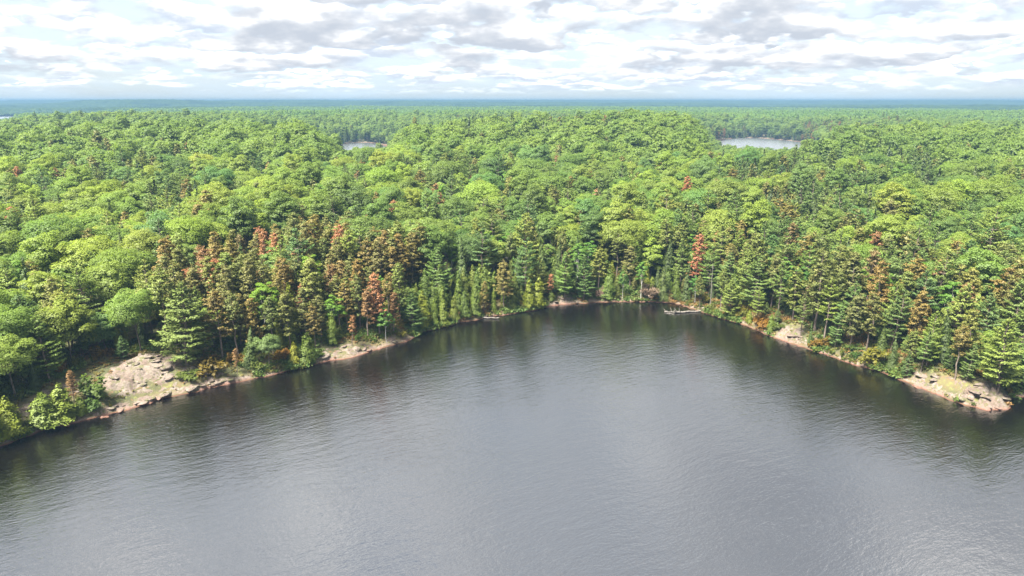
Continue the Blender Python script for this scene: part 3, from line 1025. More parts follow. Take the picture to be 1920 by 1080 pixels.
# ------------------------------------------------------------------ hand-placed trees: kind, base pixel, top pixel, variant, tone, wide, label
HERO = [
    ('white_pine', 352, 684, 528, 2, 1, 1.25, 'big soft-green white pine with wide layered boughs above the pale outcrop'),
    ('white_pine', 95, 716, 588, 0, 2, 1.15, 'pale-green white pine beside the leftmost lakeside maple'),
    ('white_pine', 172, 640, 492, 1, 2, 1.05, 'tall pale-green white pine rising over the maples at far left'),
    ('white_pine', 232, 672, 628, 2, 0, 1.25, 'small dark-green white pine at the upper edge of the outcrop'),
    ('maple', 30, 745, 632, 0, 2, 1.1, 'broad bright-green maple at the left edge above the waterline cedars'),
    ('maple', 10, 690, 540, 3, 3, 1.0, 'lime-green maple cut by the left edge of the photo'),
    ('maple', 265, 660, 545, 1, 1, .9, 'mid-green maple just left of the big layered white pine'),
    ('dead_pine', 712, 628, 512, 0, 1, 1.15, 'brightest salmon-rust dead pine in the rusty stand by the ledge'),
    ('dead_pine', 690, 636, 542, 1, 0, 1.1, 'rust-brown dead pine just left of the salmon-rust one'),
    ('dead_pine', 738, 626, 548, 1, 0, 1.1, 'rust-brown dead pine just right of the salmon-rust one'),
    ('dead_pine', 622, 600, 495, 1, 0, .9, 'slim rust-topped dead pine in the middle of the olive stand'),
    ('dead_pine', 632, 545, 425, 0, 1, .9, 'salmon-topped dead pine highest in the olive stand'),
    ('dead_pine', 520, 560, 440, 0, 1, .8, 'salmon-topped dead pine upslope at the left of the olive stand'),
    ('dead_pine', 418, 580, 468, 0, 0, 1.1, 'wide orange-brown dead pine upslope behind the big white pine'),
    ('dead_pine', 372, 610, 502, 1, 1, .9, 'orange-brown dead pine tip peeking over the big white pine'),
    ('dead_pine', 660, 648, 590, 1, 0, 1.0, 'short rust-brown dead pine directly behind the rock ledge'),
    ('birch', 498, 640, 526, 0, 1, 1.2, 'single lime-yellow birch standing out among olive pines'),
    ('birch', 722, 652, 578, 1, 0, 1.2, 'small light-green birch at the right end of the rock ledge'),
    ('white_pine', 775, 622, 548, 2, 1, 1.05, 'young soft-green white pine at the water right of the rock ledge'),
    ('maple', 505, 690, 628, 2, 4, .9, 'blue-green bushy maple at the water left of the rock ledge'),
    ('cedar', 28, 818, 738, 2, 2, 1.7, 'golden-green cedar at the bottom left corner of the shore'),
    ('cedar', 112, 800, 718, 0, 1, 1.9, 'full yellow-green cedar nearest the water at far left'),
    ('cedar', 80, 806, 734, 1, 1, 1.7, 'yellow-green cedar between the two biggest far-left cedars'),
    ('cedar', 4, 838, 765, 1, 2, 1.6, 'golden-green cedar cut by the left edge at the waterline'),
    ('cedar', 146, 792, 744, 1, 1, 1.4, 'short yellow-green cedar at the right end of the far-left clump'),
    ('cedar', 575, 686, 622, 0, 1, 1.2, 'yellow-green cedar at the water just left of the rock ledge'),
    ('cedar', 550, 692, 640, 1, 2, 1.0, 'slim golden-green cedar two left of the rock ledge'),
    ('cedar', 832, 612, 562, 0, 1, 1.05, 'first big yellow-green cedar of the shore row from the left'),
    ('cedar', 852, 607, 552, 2, 1, 1.0, 'yellow-green cedar second in the shore row'),
    ('cedar', 872, 602, 546, 0, 0, 1.0, 'dark-green cedar third in the shore row'),
    ('cedar', 880, 601, 570, 1, 2, 1.0, 'short golden-green cedar left of the shore log'),
    ('red_pine', 906, 594, 528, 3, 2, 1.0, 'brownish pine leaning over the shore log'),
    ('red_pine', 945, 588, 488, 0, 2, 1.1, 'tall brownish pine between the shore log and the paired cedars'),
    ('cedar', 925, 592, 540, 2, 1, .9, 'yellow-green cedar right behind the shore log'),
    ('cedar', 962, 586, 530, 0, 1, 1.0, 'yellow-green cedar left of the golden pair'),
    ('cedar', 992, 583, 522, 2, 2, 1.05, 'left one of the golden-green cedar pair by the cove ledge'),
    ('cedar', 1008, 582, 518, 2, 2, 1.1, 'right one of the golden-green cedar pair by the cove ledge'),
    ('dead_pine', 1030, 566, 514, 1, 1, 1.0, 'small salmon-rust dead conifer above the cove ledge'),
    ('cedar', 1034, 572, 540, 1, 1, 1.15, 'small rounded cedar in front of the salmon-rust conifer'),
    ('white_pine', 1058, 560, 470, 0, 2, 1.0, 'pale-green white pine right behind the cove ledge'),
    ('white_pine', 1094, 566, 478, 2, 1, 1.1, 'full soft-green white pine at the left corner of the cove'),
    ('birch', 1168, 564, 506, 1, 0, .9, 'slim white-stemmed birch in the middle of the cove shore'),
    ('birch', 1202, 565, 490, 0, 0, .8, 'white-stemmed birch beside the bare brown brush'),
    ('cedar', 1140, 565, 505, 0, 0, 1.2, 'dark-green cedar at the middle of the cove shore'),
    ('brush', 1214, 565, 534, 0, 0, 1.5, 'mound of bare brown brush at the back of the cove'),
    ('brush', 1124, 566, 540, 1, 0, 1.0, 'low bare brown brush left of the white-stemmed birch'),
    ('hemlock', 1242, 564, 500, 1, 1, 1.0, 'dull-green hemlock right of the bare brown brush'),
    ('snag', 1332, 572, 492, 0, 0, .7, 'pale bare snag rising behind the driftwood'),
    ('snag', 945, 470, 428, 1, 0, 1.0, 'thin pale snag among maples above the cedar row'),
    ('white_pine', 1375, 606, 520, 2, 2, 1.05, 'pale-green white pine on the right bank nearest the driftwood'),
    ('white_pine', 1418, 612, 536, 3, 2, .9, 'slender bare-stemmed white pine left of the pink slab'),
    ('cedar', 1408, 614, 580, 1, 2, 1.1, 'small golden-green cedar at the water left of the pink slab'),
    ('cedar', 1452, 632, 590, 1, 1, .9, 'small yellow-green cedar touching the left of the pink slab'),
    ('white_pine', 1545, 640, 522, 3, 2, 1.0, 'tall white pine with a long pale stem right of the pink slab'),
    ('white_pine', 1500, 632, 545, 3, 1, .8, 'slim white pine directly above the pink slab'),
    ('white_pine', 1566, 652, 570, 2, 1, .9, 'young soft-green white pine just right of the tall pale-stemmed one'),
    ('red_pine', 1624, 655, 545, 0, 1, 1.0, 'olive red pine halfway along the right bank'),
    ('red_pine', 1700, 640, 560, 1, 2, 1.0, 'brownish red pine upslope in the middle of the right bank'),
    ('dead_pine', 1714, 655, 570, 0, 2, .9, 'dull brown dead pine on the right bank'),
    ('white_pine', 1735, 690, 580, 0, 2, .75, 'narrow yellow-tipped white pine on the right bank before the point'),
    ('white_pine', 1726, 700, 620, 3, 1, .9, 'open white pine with a forked bare stem before the point'),
    ('red_pine', 1790, 712, 608, 1, 2, 1.0, 'thin brownish pine at the upper edge of the rocky point'),
    ('white_pine', 1868, 738, 592, 0, 2, 1.15, 'large pale-green layered white pine on the rocky point'),
    ('white_pine', 1812, 716, 640, 2, 1, .8, 'small soft-green white pine left of the big one on the point'),
    ('hemlock', 1672, 690, 625, 1, 1, .9, 'dull-green hemlock at the water before the rocky point'),
    ('hemlock', 1520, 652, 602, 2, 1, .8, 'small dull-green hemlock at the water right of the pink slab'),
    ('dead_pine', 1682, 590, 512, 1, 1, .55, 'narrow bright rust spike poking above the right bank canopy'),
    ('white_pine', 1642, 596, 498, 2, 2, 1.05, 'lime-tinted white pine left of the bright rust spike'),
    ('dead_pine', 1036, 380, 322, 1, 1, .8, 'distant salmon dead pine above the middle of the forest'),
    ('dead_pine', 500, 410, 360, 0, 1, .9, 'distant salmon dead pine in the left half of the forest'),
    ('dead_pine', 715, 470, 400, 0, 2, 1.0, 'dull brown dead pine upslope right of the olive stand'),
    ('dead_pine', 446, 704, 652, 1, 0, .8, 'small rust-brown dead pine at the water right of the outcrop'),
    ('dead_pine', 140, 756, 692, 0, 0, 1.1, 'low orange-brown dead pine on the left end of the outcrop'),
    ('shrub', 182, 748, 706, 1, 1, 1.4, 'olive-green bush in the middle of the left outcrop'),
    ('shrub', 205, 772, 756, 1, 2, .9, 'tiny golden bush at the water below the outcrop'),
    ('shrub', 348, 716, 698, 2, 1, 1.2, 'low rounded olive-green bush on the right half of the outcrop'),
    ('shrub', 398, 702, 668, 0, 3, 1.3, 'rusty-orange bush at the right end of the outcrop'),
    ('shrub', 168, 770, 744, 0, 0, 1.2, 'dark-green bush right of the far-left cedars'),
    ('shrub', 1900, 750, 728, 1, 2, 1.4, 'golden-green bush at the tip of the rocky point'),
    ('shrub', 1640, 684, 650, 0, 2, 1.2, 'golden bush on the open bank before the rocky point'),
    ('shrub', 1428, 612, 594, 0, 3, 1.2, 'rusty-orange bush at the water left of the pink slab'),
]
placed = []                              # x, y, clear radius, height, kind
tops = []                                # what hides the trees behind: (x, y, z top, crown radius)
for kind, bx, by, ty, var, tone, wide, lab in HERO:
    x, y, z = on_ground(bx, by)
    sdv = float(lake_sd(np.array([x]), np.array([y]))[0])
    for _ in range(14):                  # keep the stem on land
        if sdv > 0.9:
            break
        y += 0.7
        sdv = float(lake_sd(np.array([x]), np.array([y]))[0]); z = float(ground(np.array([x]), np.array([y]))[0])
    f = y * CT - (z - CAM_H) * ST
    base_py = float(project(x, y, z)[1])
    h = max(1.0, (base_py - ty) / FPX * f / math.cos(PITCH) * 0.99)
    vs = KINDS[kind][var]
    plant(kind, x, y, z - 0.05, h, var, tone, lab, wide)
    cr = vs[3] * h / vs[2] * wide
    placed.append((x, y, max(1.0, cr * .75)))
    tops.append((x, y, z + h, cr, kind))

# ------------------------------------------------------------------ bare ground kept free of trees (pixels of rock and grass, on the ground)
OPEN_PX = [
    [(0, 790), (30, 760), (120, 705), (200, 668), (300, 660), (430, 682), (480, 700), (420, 726), (300, 750), (180, 785), (60, 815)],
    [(598, 682), (612, 650), (660, 640), (745, 630), (770, 638), (700, 658), (660, 672)],
    [(1028, 574), (1040, 552), (1068, 556), (1082, 567)],
    [(1455, 632), (1462, 606), (1500, 606), (1518, 628), (1520, 654)],
    [(1690, 716), (1720, 692), (1800, 704), (1850, 712), (1900, 740), (1886, 768), (1850, 770)],
    [(1600, 680), (1628, 652), (1650, 658), (1650, 694)],
]
OPEN = [np.array([on_ground(*p)[:2] for p in poly]) for poly in OPEN_PX]


def is_open(x, y):
    o_ = np.zeros(np.shape(x), bool)
    for P in OPEN:
        o_ |= poly_sd(x, y, P) < 0
    return o_


# ------------------------------------------------------------------ the forest, tree by tree
def kind_probs(px, py, sd, u):
    """rows of kind probabilities for the stand a tree grows in"""
    K = ['maple', 'birch', 'white_pine', 'red_pine', 'dead_pine', 'cedar', 'hemlock']
    n = len(px)
    Pm = np.tile(np.array([.80, .05, .07, .02, .006, 0, .05]), (n, 1))

    def put(mask, *v):
        Pm[mask] = v
    patch = fbm(px * 0.006 + 3, py * 0.012 + 8, 3)
    put((patch > .60) & (py < 470), .55, .04, .18, .06, .01, 0, .14)
    put((px > 1340) & (px < 1760) & (py > 290) & (py < 420) & (patch > .34), .22, .02, .26, .04, .0, 0, .46)
    put((px > 1240) & (sd < 70) & (py > 400), .40, .07, .30, .14, .015, 0, .06)
    put((px > 1240) & (sd < 26), .10, .06, .46, .27, .03, .02, .06)
    inA = (px > 300) & (px < 800) & (py > 430 + np.abs(px - 600) * .18)
    put(inA, .38, .03, .06, .44, .08, 0, .01)
    put((px > 400) & (px < 770) & (sd < 34), .09, .02, .09, .64, .10, .04, .02)
    put((px < 300) & (sd < 26), .58, .03, .27, .08, .0, .02, .02)
    put((px > 770) & (px < 1240) & (sd < 40), .56, .12, .13, .08, .0, .06, .05)
    put((px > 770) & (px < 1020) & (sd < 13), .02, .03, .12, .11, .0, .66, .06)
    put((px >= 1020) & (px < 1260) & (sd < 12), .08, .14, .30, .08, .0, .22, .18)
    cs = np.cumsum(Pm / Pm.sum(1, keepdims=True), 1)
    return np.array(K, object)[np.minimum((u[:, None] > cs).sum(1), 6)]


# candidates by random darts with each kind's own spacing, near the water; a jittered grid further off
N0 = 110000
ang = rng.uniform(-0.80, 0.80, N0)
rr = np.sqrt(rng.uniform(95 ** 2, 420 ** 2, N0))
cx_, cy_ = rr * np.sin(ang), rr * np.cos(ang)
sd_ = lake_sd(cx_, cy_)
ok = (sd_ > 0.9) & ~is_open(cx_, cy_)
cx_, cy_, sd_, rr = cx_[ok], cy_[ok], sd_[ok], rr[ok]
cz_ = ground(cx_, cy_, sd_)
od_ = np.min([np.abs(poly_sd(cx_, cy_, P)) for P in OPEN], axis=0)
ppx, ppy, _ = project(cx_, cy_, cz_ + 11)
kd = kind_probs(ppx, ppy, sd_, rng.random(len(cx_)))
SPACE = {'maple': 6.9, 'birch': 4.2, 'white_pine': 4.9, 'red_pine': 3.7, 'dead_pine': 4.0, 'cedar': 2.5, 'hemlock': 4.6}
grid = {}


def gput(x, y, r):
    grid.setdefault((int(x // 8), int(y // 8)), []).append((x, y, r))


for p in placed:
    gput(*p)
trees = []
for i in range(len(cx_)):
    x, y, k = cx_[i], cy_[i], kd[i]
    r = SPACE[k] * (.5 if sd_[i] > 40 else .42)
    gx_, gy_ = int(x // 8), int(y // 8)
    hit = False
    for a in (-1, 0, 1):
        for b in (-1, 0, 1):
            for (qx, qy, qr) in grid.get((gx_ + a, gy_ + b), ()):
                if (x - qx) ** 2 + (y - qy) ** 2 < (r + qr) ** 2:
                    hit = True; break
            if hit: break
        if hit: break
    if hit:
        continue
    gput(x, y, r)
    v = random.randrange(len(KINDS[k])) if k != 'maple' else random.choice((0, 1, 2, 3, 4, 5, 8, 8, 9))
    edgy = min(sd_[i], od_[i])
    if k == 'maple' and edgy < 15 and random.random() < .75:
        v = 6 + (random.random() < .5)
    hn = KINDS[k][v][2] * (1.07 if k == 'maple' else 1)
    edge = 0.75 + 0.25 * min(1, sd_[i] / 16) if k not in ('cedar',) else random.uniform(.55, 1)
    h = hn * random.gauss(1.0, 0.15) * edge
    h = min(max(h, hn * .45), hn * 1.22)
    trees.append([x, y, float(cz_[i]), h, k, v, sd_[i]])

# young trees and shrubs that close the forest edge towards the water
for i in rng.permutation(len(cx_)):
    x, y, s_ = cx_[i], cy_[i], sd_[i]
    e_ = min(s_, od_[i])
    if e_ > 9 or abs(x / y) > .78 or y < 100:
        continue
    k = 'shrub' if e_ < 5 and rng.random() < .62 else ('white_pine' if ppx[i] > 1020 else ('maple' if ppx[i] < 420 and rng.random() < .6 else 'cedar'))
    r = .8 if k == 'shrub' else 1.2
    gx_, gy_ = int(x // 8), int(y // 8)
    if any((x - q[0]) ** 2 + (y - q[1]) ** 2 < (r + min(q[2], .9)) ** 2 for a in (-1, 0, 1) for b in (-1, 0, 1) for q in grid.get((gx_ + a, gy_ + b), ())):
        continue
    if k != 'shrub' and rng.random() < .35:
        k = 'hemlock' if rng.random() < .6 else 'red_pine'
    gput(x, y, r)
    v = {'white_pine': 2, 'red_pine': 3, 'maple': 7}.get(k, int(rng.integers(0, len(KINDS[k]))))
    hn = KINDS[k][v][2]
    h = hn * rng.uniform(.7, 1.25) if k == 'shrub' else rng.uniform(3.2, 7.0)
    trees.append([x, y, float(cz_[i]), h, k, v, s_])

# which of them show: nearest first, a strip of the view filled from below up
order = sorted(range(len(trees)), key=lambda i: trees[i][0] ** 2 + trees[i][1] ** 2)
NB = 1600
hor = np.full(NB, 1e9)


def cols(x, y, r):
    d = math.hypot(x, y)
    a = math.atan2(x, y); da = r / d
    return max(0, int((a - da + .8) / 1.6 * NB)), min(NB - 1, int((a + da + .8) / 1.6 * NB)), d


hero_sorted = sorted(tops, key=lambda t: t[0] ** 2 + t[1] ** 2)
hi = 0
seen = []
for i in order:
    x, y, z, h, k, v, sdv = trees[i]
    d2 = x * x + y * y
    while hi < len(hero_sorted) and hero_sorted[hi][0] ** 2 + hero_sorted[hi][1] ** 2 < d2:
        hx, hy, hz, hr, hk = hero_sorted[hi]; hi += 1
        if hk in ('shrub', 'brush', 'snag'):
            continue
        a, b, d = cols(hx, hy, hr * .5)
        hor[a:b + 1] = np.minimum(hor[a:b + 1], (CAM_H - hz + 1.5) / d)
    cr = KINDS[k][v][3] * h / KINDS[k][v][2]
    a, b, d = cols(x, y, cr * .6)
    if b < a:
        seen.append((0, i)); continue
    top = (CAM_H - (z + h)) / d          # larger = lower in the view
    bot = (CAM_H - z) / d
    vis = np.clip(hor[a:b + 1] - top, 0, bot - top).mean() * FPX
    ax, ay, _ = project(x, y, z + h * .8)
    inframe = -10 < ax < 1930
    seen.append((vis * cr / d * FPX if inframe and vis > 9 else 0, i))
    hor[a:b + 1] = np.minimum(hor[a:b + 1], top + .12 * (bot - top))

count = {}
for o_ in COL.objects:
    pass
far_pts = []                             # x, y, z, rot, scale, kind, variant
LIMIT = {'shrub': 220, 'maple': 300, 'white_pine': 200, 'red_pine': 170, 'hemlock': 90, 'cedar': 110, 'birch': 70, 'dead_pine': 40}
for area, i in sorted(seen, reverse=True):
    x, y, z, h, k, v, sdv = trees[i]
    n = count.get(k, 0)
    if area > (160 if k != 'shrub' else 30) and n < LIMIT[k]:
        count[k] = n + 1
        tn = TONES[k]
        if k == 'maple':
            q = fbm(np.array([x * .02]), np.array([y * .02]), 3)[0] + random.gauss(0, .13)
            tone = 0 if q < .34 else 1 if q < .46 else 2 if q < .60 else 3
            if random.random() < .07: tone = 4
        elif k == 'red_pine':
            axp = float(project(x, y, z + h * .7)[0])
            tone = random.choice([0, 1, 1, 2, 2, 3]) if 300 < axp < 800 else random.choice([0, 1, 1, 3, 3, 3, 2])
        else:
            tone = random.randrange(len(tn))
        plant(k, x, y, z - .1, h, v, tone)
    elif k != 'shrub':
        far_pts.append((x, y, z, random.random() * 6.28, h / KINDS[k][v][2], k, v, d2 < 420 ** 2))

settle_labels()
print('COUNTS', count, 'all', len(trees))

# ------------------------------------------------------------------ the rest of the forest: instances of the same trees
def jgrid(r0, r1, step, half):
    xs = np.arange(-r1 * math.sin(half), r1 * math.sin(half), step)
    ys = np.arange(60, r1, step)
    X, Y = np.meshgrid(xs, ys)
    X = X.ravel() + rng.uniform(-.42, .42, X.size) * step
    Y = Y.ravel() + rng.uniform(-.42, .42, Y.size) * step
    D = np.hypot(X, Y)
    ok_ = (D >= r0) & (D < r1) & (np.abs(np.arctan2(X, Y)) < half)
    return X[ok_], Y[ok_]


def off_water(X, Y, margin):
    k = lake_sd(X, Y) > margin
    for poly, lv in PONDS:
        c = poly.mean(0)
        n = (np.abs(X - c[0]) < 900) & (np.abs(Y - c[1]) < 900)
        t = np.ones(len(X), bool)
        t[n] = poly_sd(X[n], Y[n], poly) > margin
        k &= t
    return k


R_NEAR, R_MID, R_FAR = 420.0, 1350.0, 3100.0
X, Y = jgrid(R_NEAR, R_MID, 7.0, 0.86)
k_ = off_water(X, Y, 2.5); X, Y = X[k_], Y[k_]
Z = ground(X, Y)
qx, qy, _ = project(X, Y, Z + 12)
kk = kind_probs(qx, qy, np.full(len(X), 500.), rng.random(len(X)))
pond_d = np.minimum(poly_sd(X, Y, POND_R), poly_sd(X, Y, POND_L))
band = (pond_d < 40) & (Y > 930) & (rng.random(len(X)) < .6)
kk[band] = np.where(rng.random(band.sum()) < .6, 'white_pine', 'hemlock')
# two brown stands seen far off
for bx_, by_, rad_ in ((1110, 228, 60), (1570, 244, 70), (1330, 250, 30)):
    w_ = (np.abs(qx - bx_) < rad_) & (np.abs(qy - by_) < 9) & (rng.random(len(X)) < .55)
    kk[w_] = np.where(rng.random(w_.sum()) < .35, 'dead_pine', 'red_pine')
vale = ((qx > 1318) & (qx < 1500) | (qx > 632) & (qx < 742)) & (Y < 900)
for i in range(len(X)):
    k = kk[i]
    if vale[i] and k in ('white_pine', 'hemlock', 'red_pine'):
        k = 'maple'
    v = int(rng.integers(0, len(KINDS[k]))) if k != 'maple' else (0, 1, 2, 3, 4, 5, 8, 8, 9)[int(rng.integers(0, 9))]
    far_pts.append((X[i], Y[i], Z[i], rng.random() * 6.28, (np.clip(rng.normal(1.06 if k == 'maple' else .95, .19), .6, 1.5) if not vale[i] else rng.normal(.80, .06)), k, v, False))


def scatter(name, pts, meshes, label, cat):
    """pts: rows of x, y, z, rotation, scale, index into meshes"""
    src = bpy.data.collections.new(name + '_kinds')
    for i, me in enumerate(meshes):
        ob = bpy.data.objects.new('%s_source_%03d' % (name, i), me)
        src.objects.link(ob)
    pts = np.asarray(pts, float)
    me = bpy.data.meshes.new(name)
    me.vertices.add(len(pts)); me.vertices.foreach_set('co', pts[:, :3].ravel())
    at = me.attributes.new('spin', 'FLOAT_VECTOR', 'POINT')
    at.data.foreach_set('vector', np.c_[np.zeros(len(pts)), np.zeros(len(pts)), pts[:, 3]].ravel())
    at = me.attributes.new('size', 'FLOAT', 'POINT'); at.data.foreach_set('value', pts[:, 4])
    at = me.attributes.new('which', 'INT', 'POINT'); at.data.foreach_set('value', pts[:, 5].astype(np.int32))
    ob = link(name, me)
    ng = bpy.data.node_groups.new(name, 'GeometryNodeTree')
    ng.interface.new_socket('Geometry', in_out='INPUT', socket_type='NodeSocketGeometry')
    ng.interface.new_socket('Geometry', in_out='OUTPUT', socket_type='NodeSocketGeometry')
    N = ng.nodes; L = ng.links.new
    gi = N.new('NodeGroupInput'); go = N.new('NodeGroupOutput')
    iop = N.new('GeometryNodeInstanceOnPoints')
    ci = N.new('GeometryNodeCollectionInfo')
    ci.inputs['Collection'].default_value = src
    ci.inputs['Separate Children'].default_value = True
    ci.inputs['Reset Children'].default_value = True

    def named(nm, dt):
        a = N.new('GeometryNodeInputNamedAttribute'); a.data_type = dt; a.inputs['Name'].default_value = nm
        return a.outputs['Attribute']
    L(gi.outputs[0], iop.inputs['Points']); L(ci.outputs[0], iop.inputs['Instance'])
    iop.inputs['Pick Instance'].default_value = True
    L(named('which', 'INT'), iop.inputs['Instance Index'])
    e2r = N.new('FunctionNodeEulerToRotation')
    L(named('spin', 'FLOAT_VECTOR'), e2r.inputs[0]); L(e2r.outputs[0], iop.inputs['Rotation'])
    L(named('size', 'FLOAT'), iop.inputs['Scale'])
    L(iop.outputs[0], go.inputs[0])
    md = ob.modifiers.new('scatter', 'NODES'); md.node_group = ng
    ob['kind'] = 'stuff'
    tag(ob, label, cat)
    return ob


# full trees for the near fillers, lighter ones further off
flat, index = [], {}
for k in ('maple', 'birch', 'white_pine', 'red_pine', 'dead_pine', 'cedar', 'hemlock'):
    for v, t_ in enumerate(KINDS[k]):
        index[k, v, 0] = len(flat); flat.append(t_[4])
rows = [(x, y, z - .1, r_, s_, index[k, v, 0]) for x, y, z, r_, s_, k, v, nr in far_pts]
scatter('forest', rows, flat, 'continuous green forest canopy spreading behind the lakeside trees to the ponds', 'forest')


# patches of small trees beyond
def patch_mesh(seed, size=84, step=7.0):
    r_ = np.random.default_rng(seed)
    mb_ = MB()
    n = int(size / step)
    for i in range(n):
        for j in range(n):
            x = (i + .5 + r_.uniform(-.4, .4)) * step - size / 2; y = (j + .5 + r_.uniform(-.4, .4)) * step - size / 2
            con = r_.random() < .14
            h = r_.normal(15, 1.8) + (2 if con else 0); rx = 4.6 if not con else 2.7
            m_ = 34 if not con else 24
            d = rand_dirs(m_, r_); d[:, 2] = np.abs(d[:, 2]) * 1.15 - .15
            if con:
                u = r_.random(m_) ** .7
                P = np.c_[d[:, :2] * (rx * u)[:, None], h * (1 - .75 * u)]
            else:
                P = d * (rx, rx, 4.6) * r_.uniform(.8, 1.05, m_)[:, None] + (0, 0, h - 4.6)
            N_ = unit(d * .7 + (0, 0, .6) + r_.normal(0, .3, (m_, 3)))
            mb_.quads(leaf_quads(P + (x, y, 0), N_, r_.uniform(1.7, 2.9, m_), r_, 1.2), 1 if con else (0 if r_.random() < .75 else 2), unit(d * .6 + N_ * .4 + (0, 0, .3)))
    return mb_.mesh('canopy_patch', [M['far_a'], M['hemlock'], M['far_b']])


M['far_a'] = foliage_mat('far_maple_leaves', (0.085, 0.155, 0.036), (0.115, 0.190, 0.040), (0.15, 0.215, 0.044), var=.35)
M['far_b'] = foliage_mat('far_bright_leaves', (0.125, 0.205, 0.040), (0.145, 0.225, 0.044), (0.17, 0.24, 0.046), var=.35)
pm = [patch_mesh(s) for s in (201, 202, 203, 204)]
X, Y = jgrid(R_MID - 20, R_FAR, 74, 0.86)
k_ = off_water(X, Y, 36) & ((poly_sd(X, Y, POND_F) > 140) | (Y > 2300)); X, Y = X[k_], Y[k_]
Z = ground(X, Y)
rows = np.c_[X, Y, Z - 1.0, rng.integers(0, 4, len(X)) * (math.pi / 2) + rng.normal(0, .2, len(X)), rng.normal(1.0, .05, len(X)), rng.integers(0, 4, len(X))]
scatter('distant_forest', rows, pm, 'hazy blue-green forest beyond the ponds', 'forest')

# canopy sheet from there to the horizon
az = np.linspace(-.86, .86, 1250)
rd = [R_FAR - 120]
while rd[-1] < 9150:
    rd.append(rd[-1] * 1.004 + 3)
rd = np.array(rd)
A, D = np.meshgrid(az, rd)
X, Y = D * np.sin(A), D * np.cos(A)
Z = ground(X, Y) + 12 + rng.normal(0, 1.7, X.shape) + 5 * (fbm(X * .012, Y * .012, 3) - .5)
na, nr_ = len(az), len(rd)
ix = np.arange(na * nr_).reshape(nr_, na)
mb = MB()
mb.add(np.stack([X, Y, Z], -1).reshape(-1, 3), np.stack([ix[:-1, :-1], ix[:-1, 1:], ix[1:, 1:], ix[1:, :-1]], -1).reshape(-1, 4))
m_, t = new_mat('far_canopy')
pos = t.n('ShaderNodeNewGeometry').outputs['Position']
c = t.mix(t.ss(t.noise(pos, .05, 4, .7), .38, .62), (0.018, 0.036, 0.016), (0.042, 0.066, 0.022))  # conifer green, darkened to stand in for self-shadow the sheet lacks
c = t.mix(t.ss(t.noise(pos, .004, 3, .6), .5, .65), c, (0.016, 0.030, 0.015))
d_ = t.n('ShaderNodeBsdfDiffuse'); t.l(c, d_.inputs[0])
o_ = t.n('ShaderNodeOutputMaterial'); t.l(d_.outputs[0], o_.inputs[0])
ob = link('horizon_forest', mb.mesh('horizon_forest', [m_]))
ob['kind'] = 'stuff'
tag(ob, 'dark blue line of far forested hills along the horizon', 'forest')
#@@DETAIL@@

# ------------------------------------------------------------------ rock
def rock_mesh(seed, sx_, sy_, sz_, planes=15, sub=3, rough=.05):
    """angular stone: a sphere of directions cut back to random planes, then roughened"""
    r_ = np.random.default_rng(seed)
    bm = bmesh.new(); bmesh.ops.create_icosphere(bm, subdivisions=sub, radius=1)
    V = np.array([v.co[:] for v in bm.verts]); Fc = np.array([[v.index for v in p.verts] for p in bm.faces]); bm.free()
    n = rand_dirs(planes, r_); n[0] = (0, 0, 1); n[1] = unit(np.array([.25, -.9, .35]))
    hh = r_.uniform(.62, 1.0, planes); hh[0] = .8
    dots = V @ n.T
    q = np.where(dots > .05, hh / np.maximum(dots, .05), 9).min(1)
    V = V * np.minimum(q, 1.25)[:, None]
    V += V * (rough * r_.normal(0, 1, len(V)))[:, None]
    V *= (sx_, sy_, sz_)
    mb_ = MB(); mb_.add(V, Fc)
    return mb_.mesh('stone', [M['rock']])


ROCKS = [rock_mesh(300 + i, 1, r1, r2, 11 + i) for i, (r1, r2) in enumerate(((.8, .5), (.65, .42), (.9, .6), (.7, .35), (.55, .5), (.85, .3)))]


ROCK_POLY = []


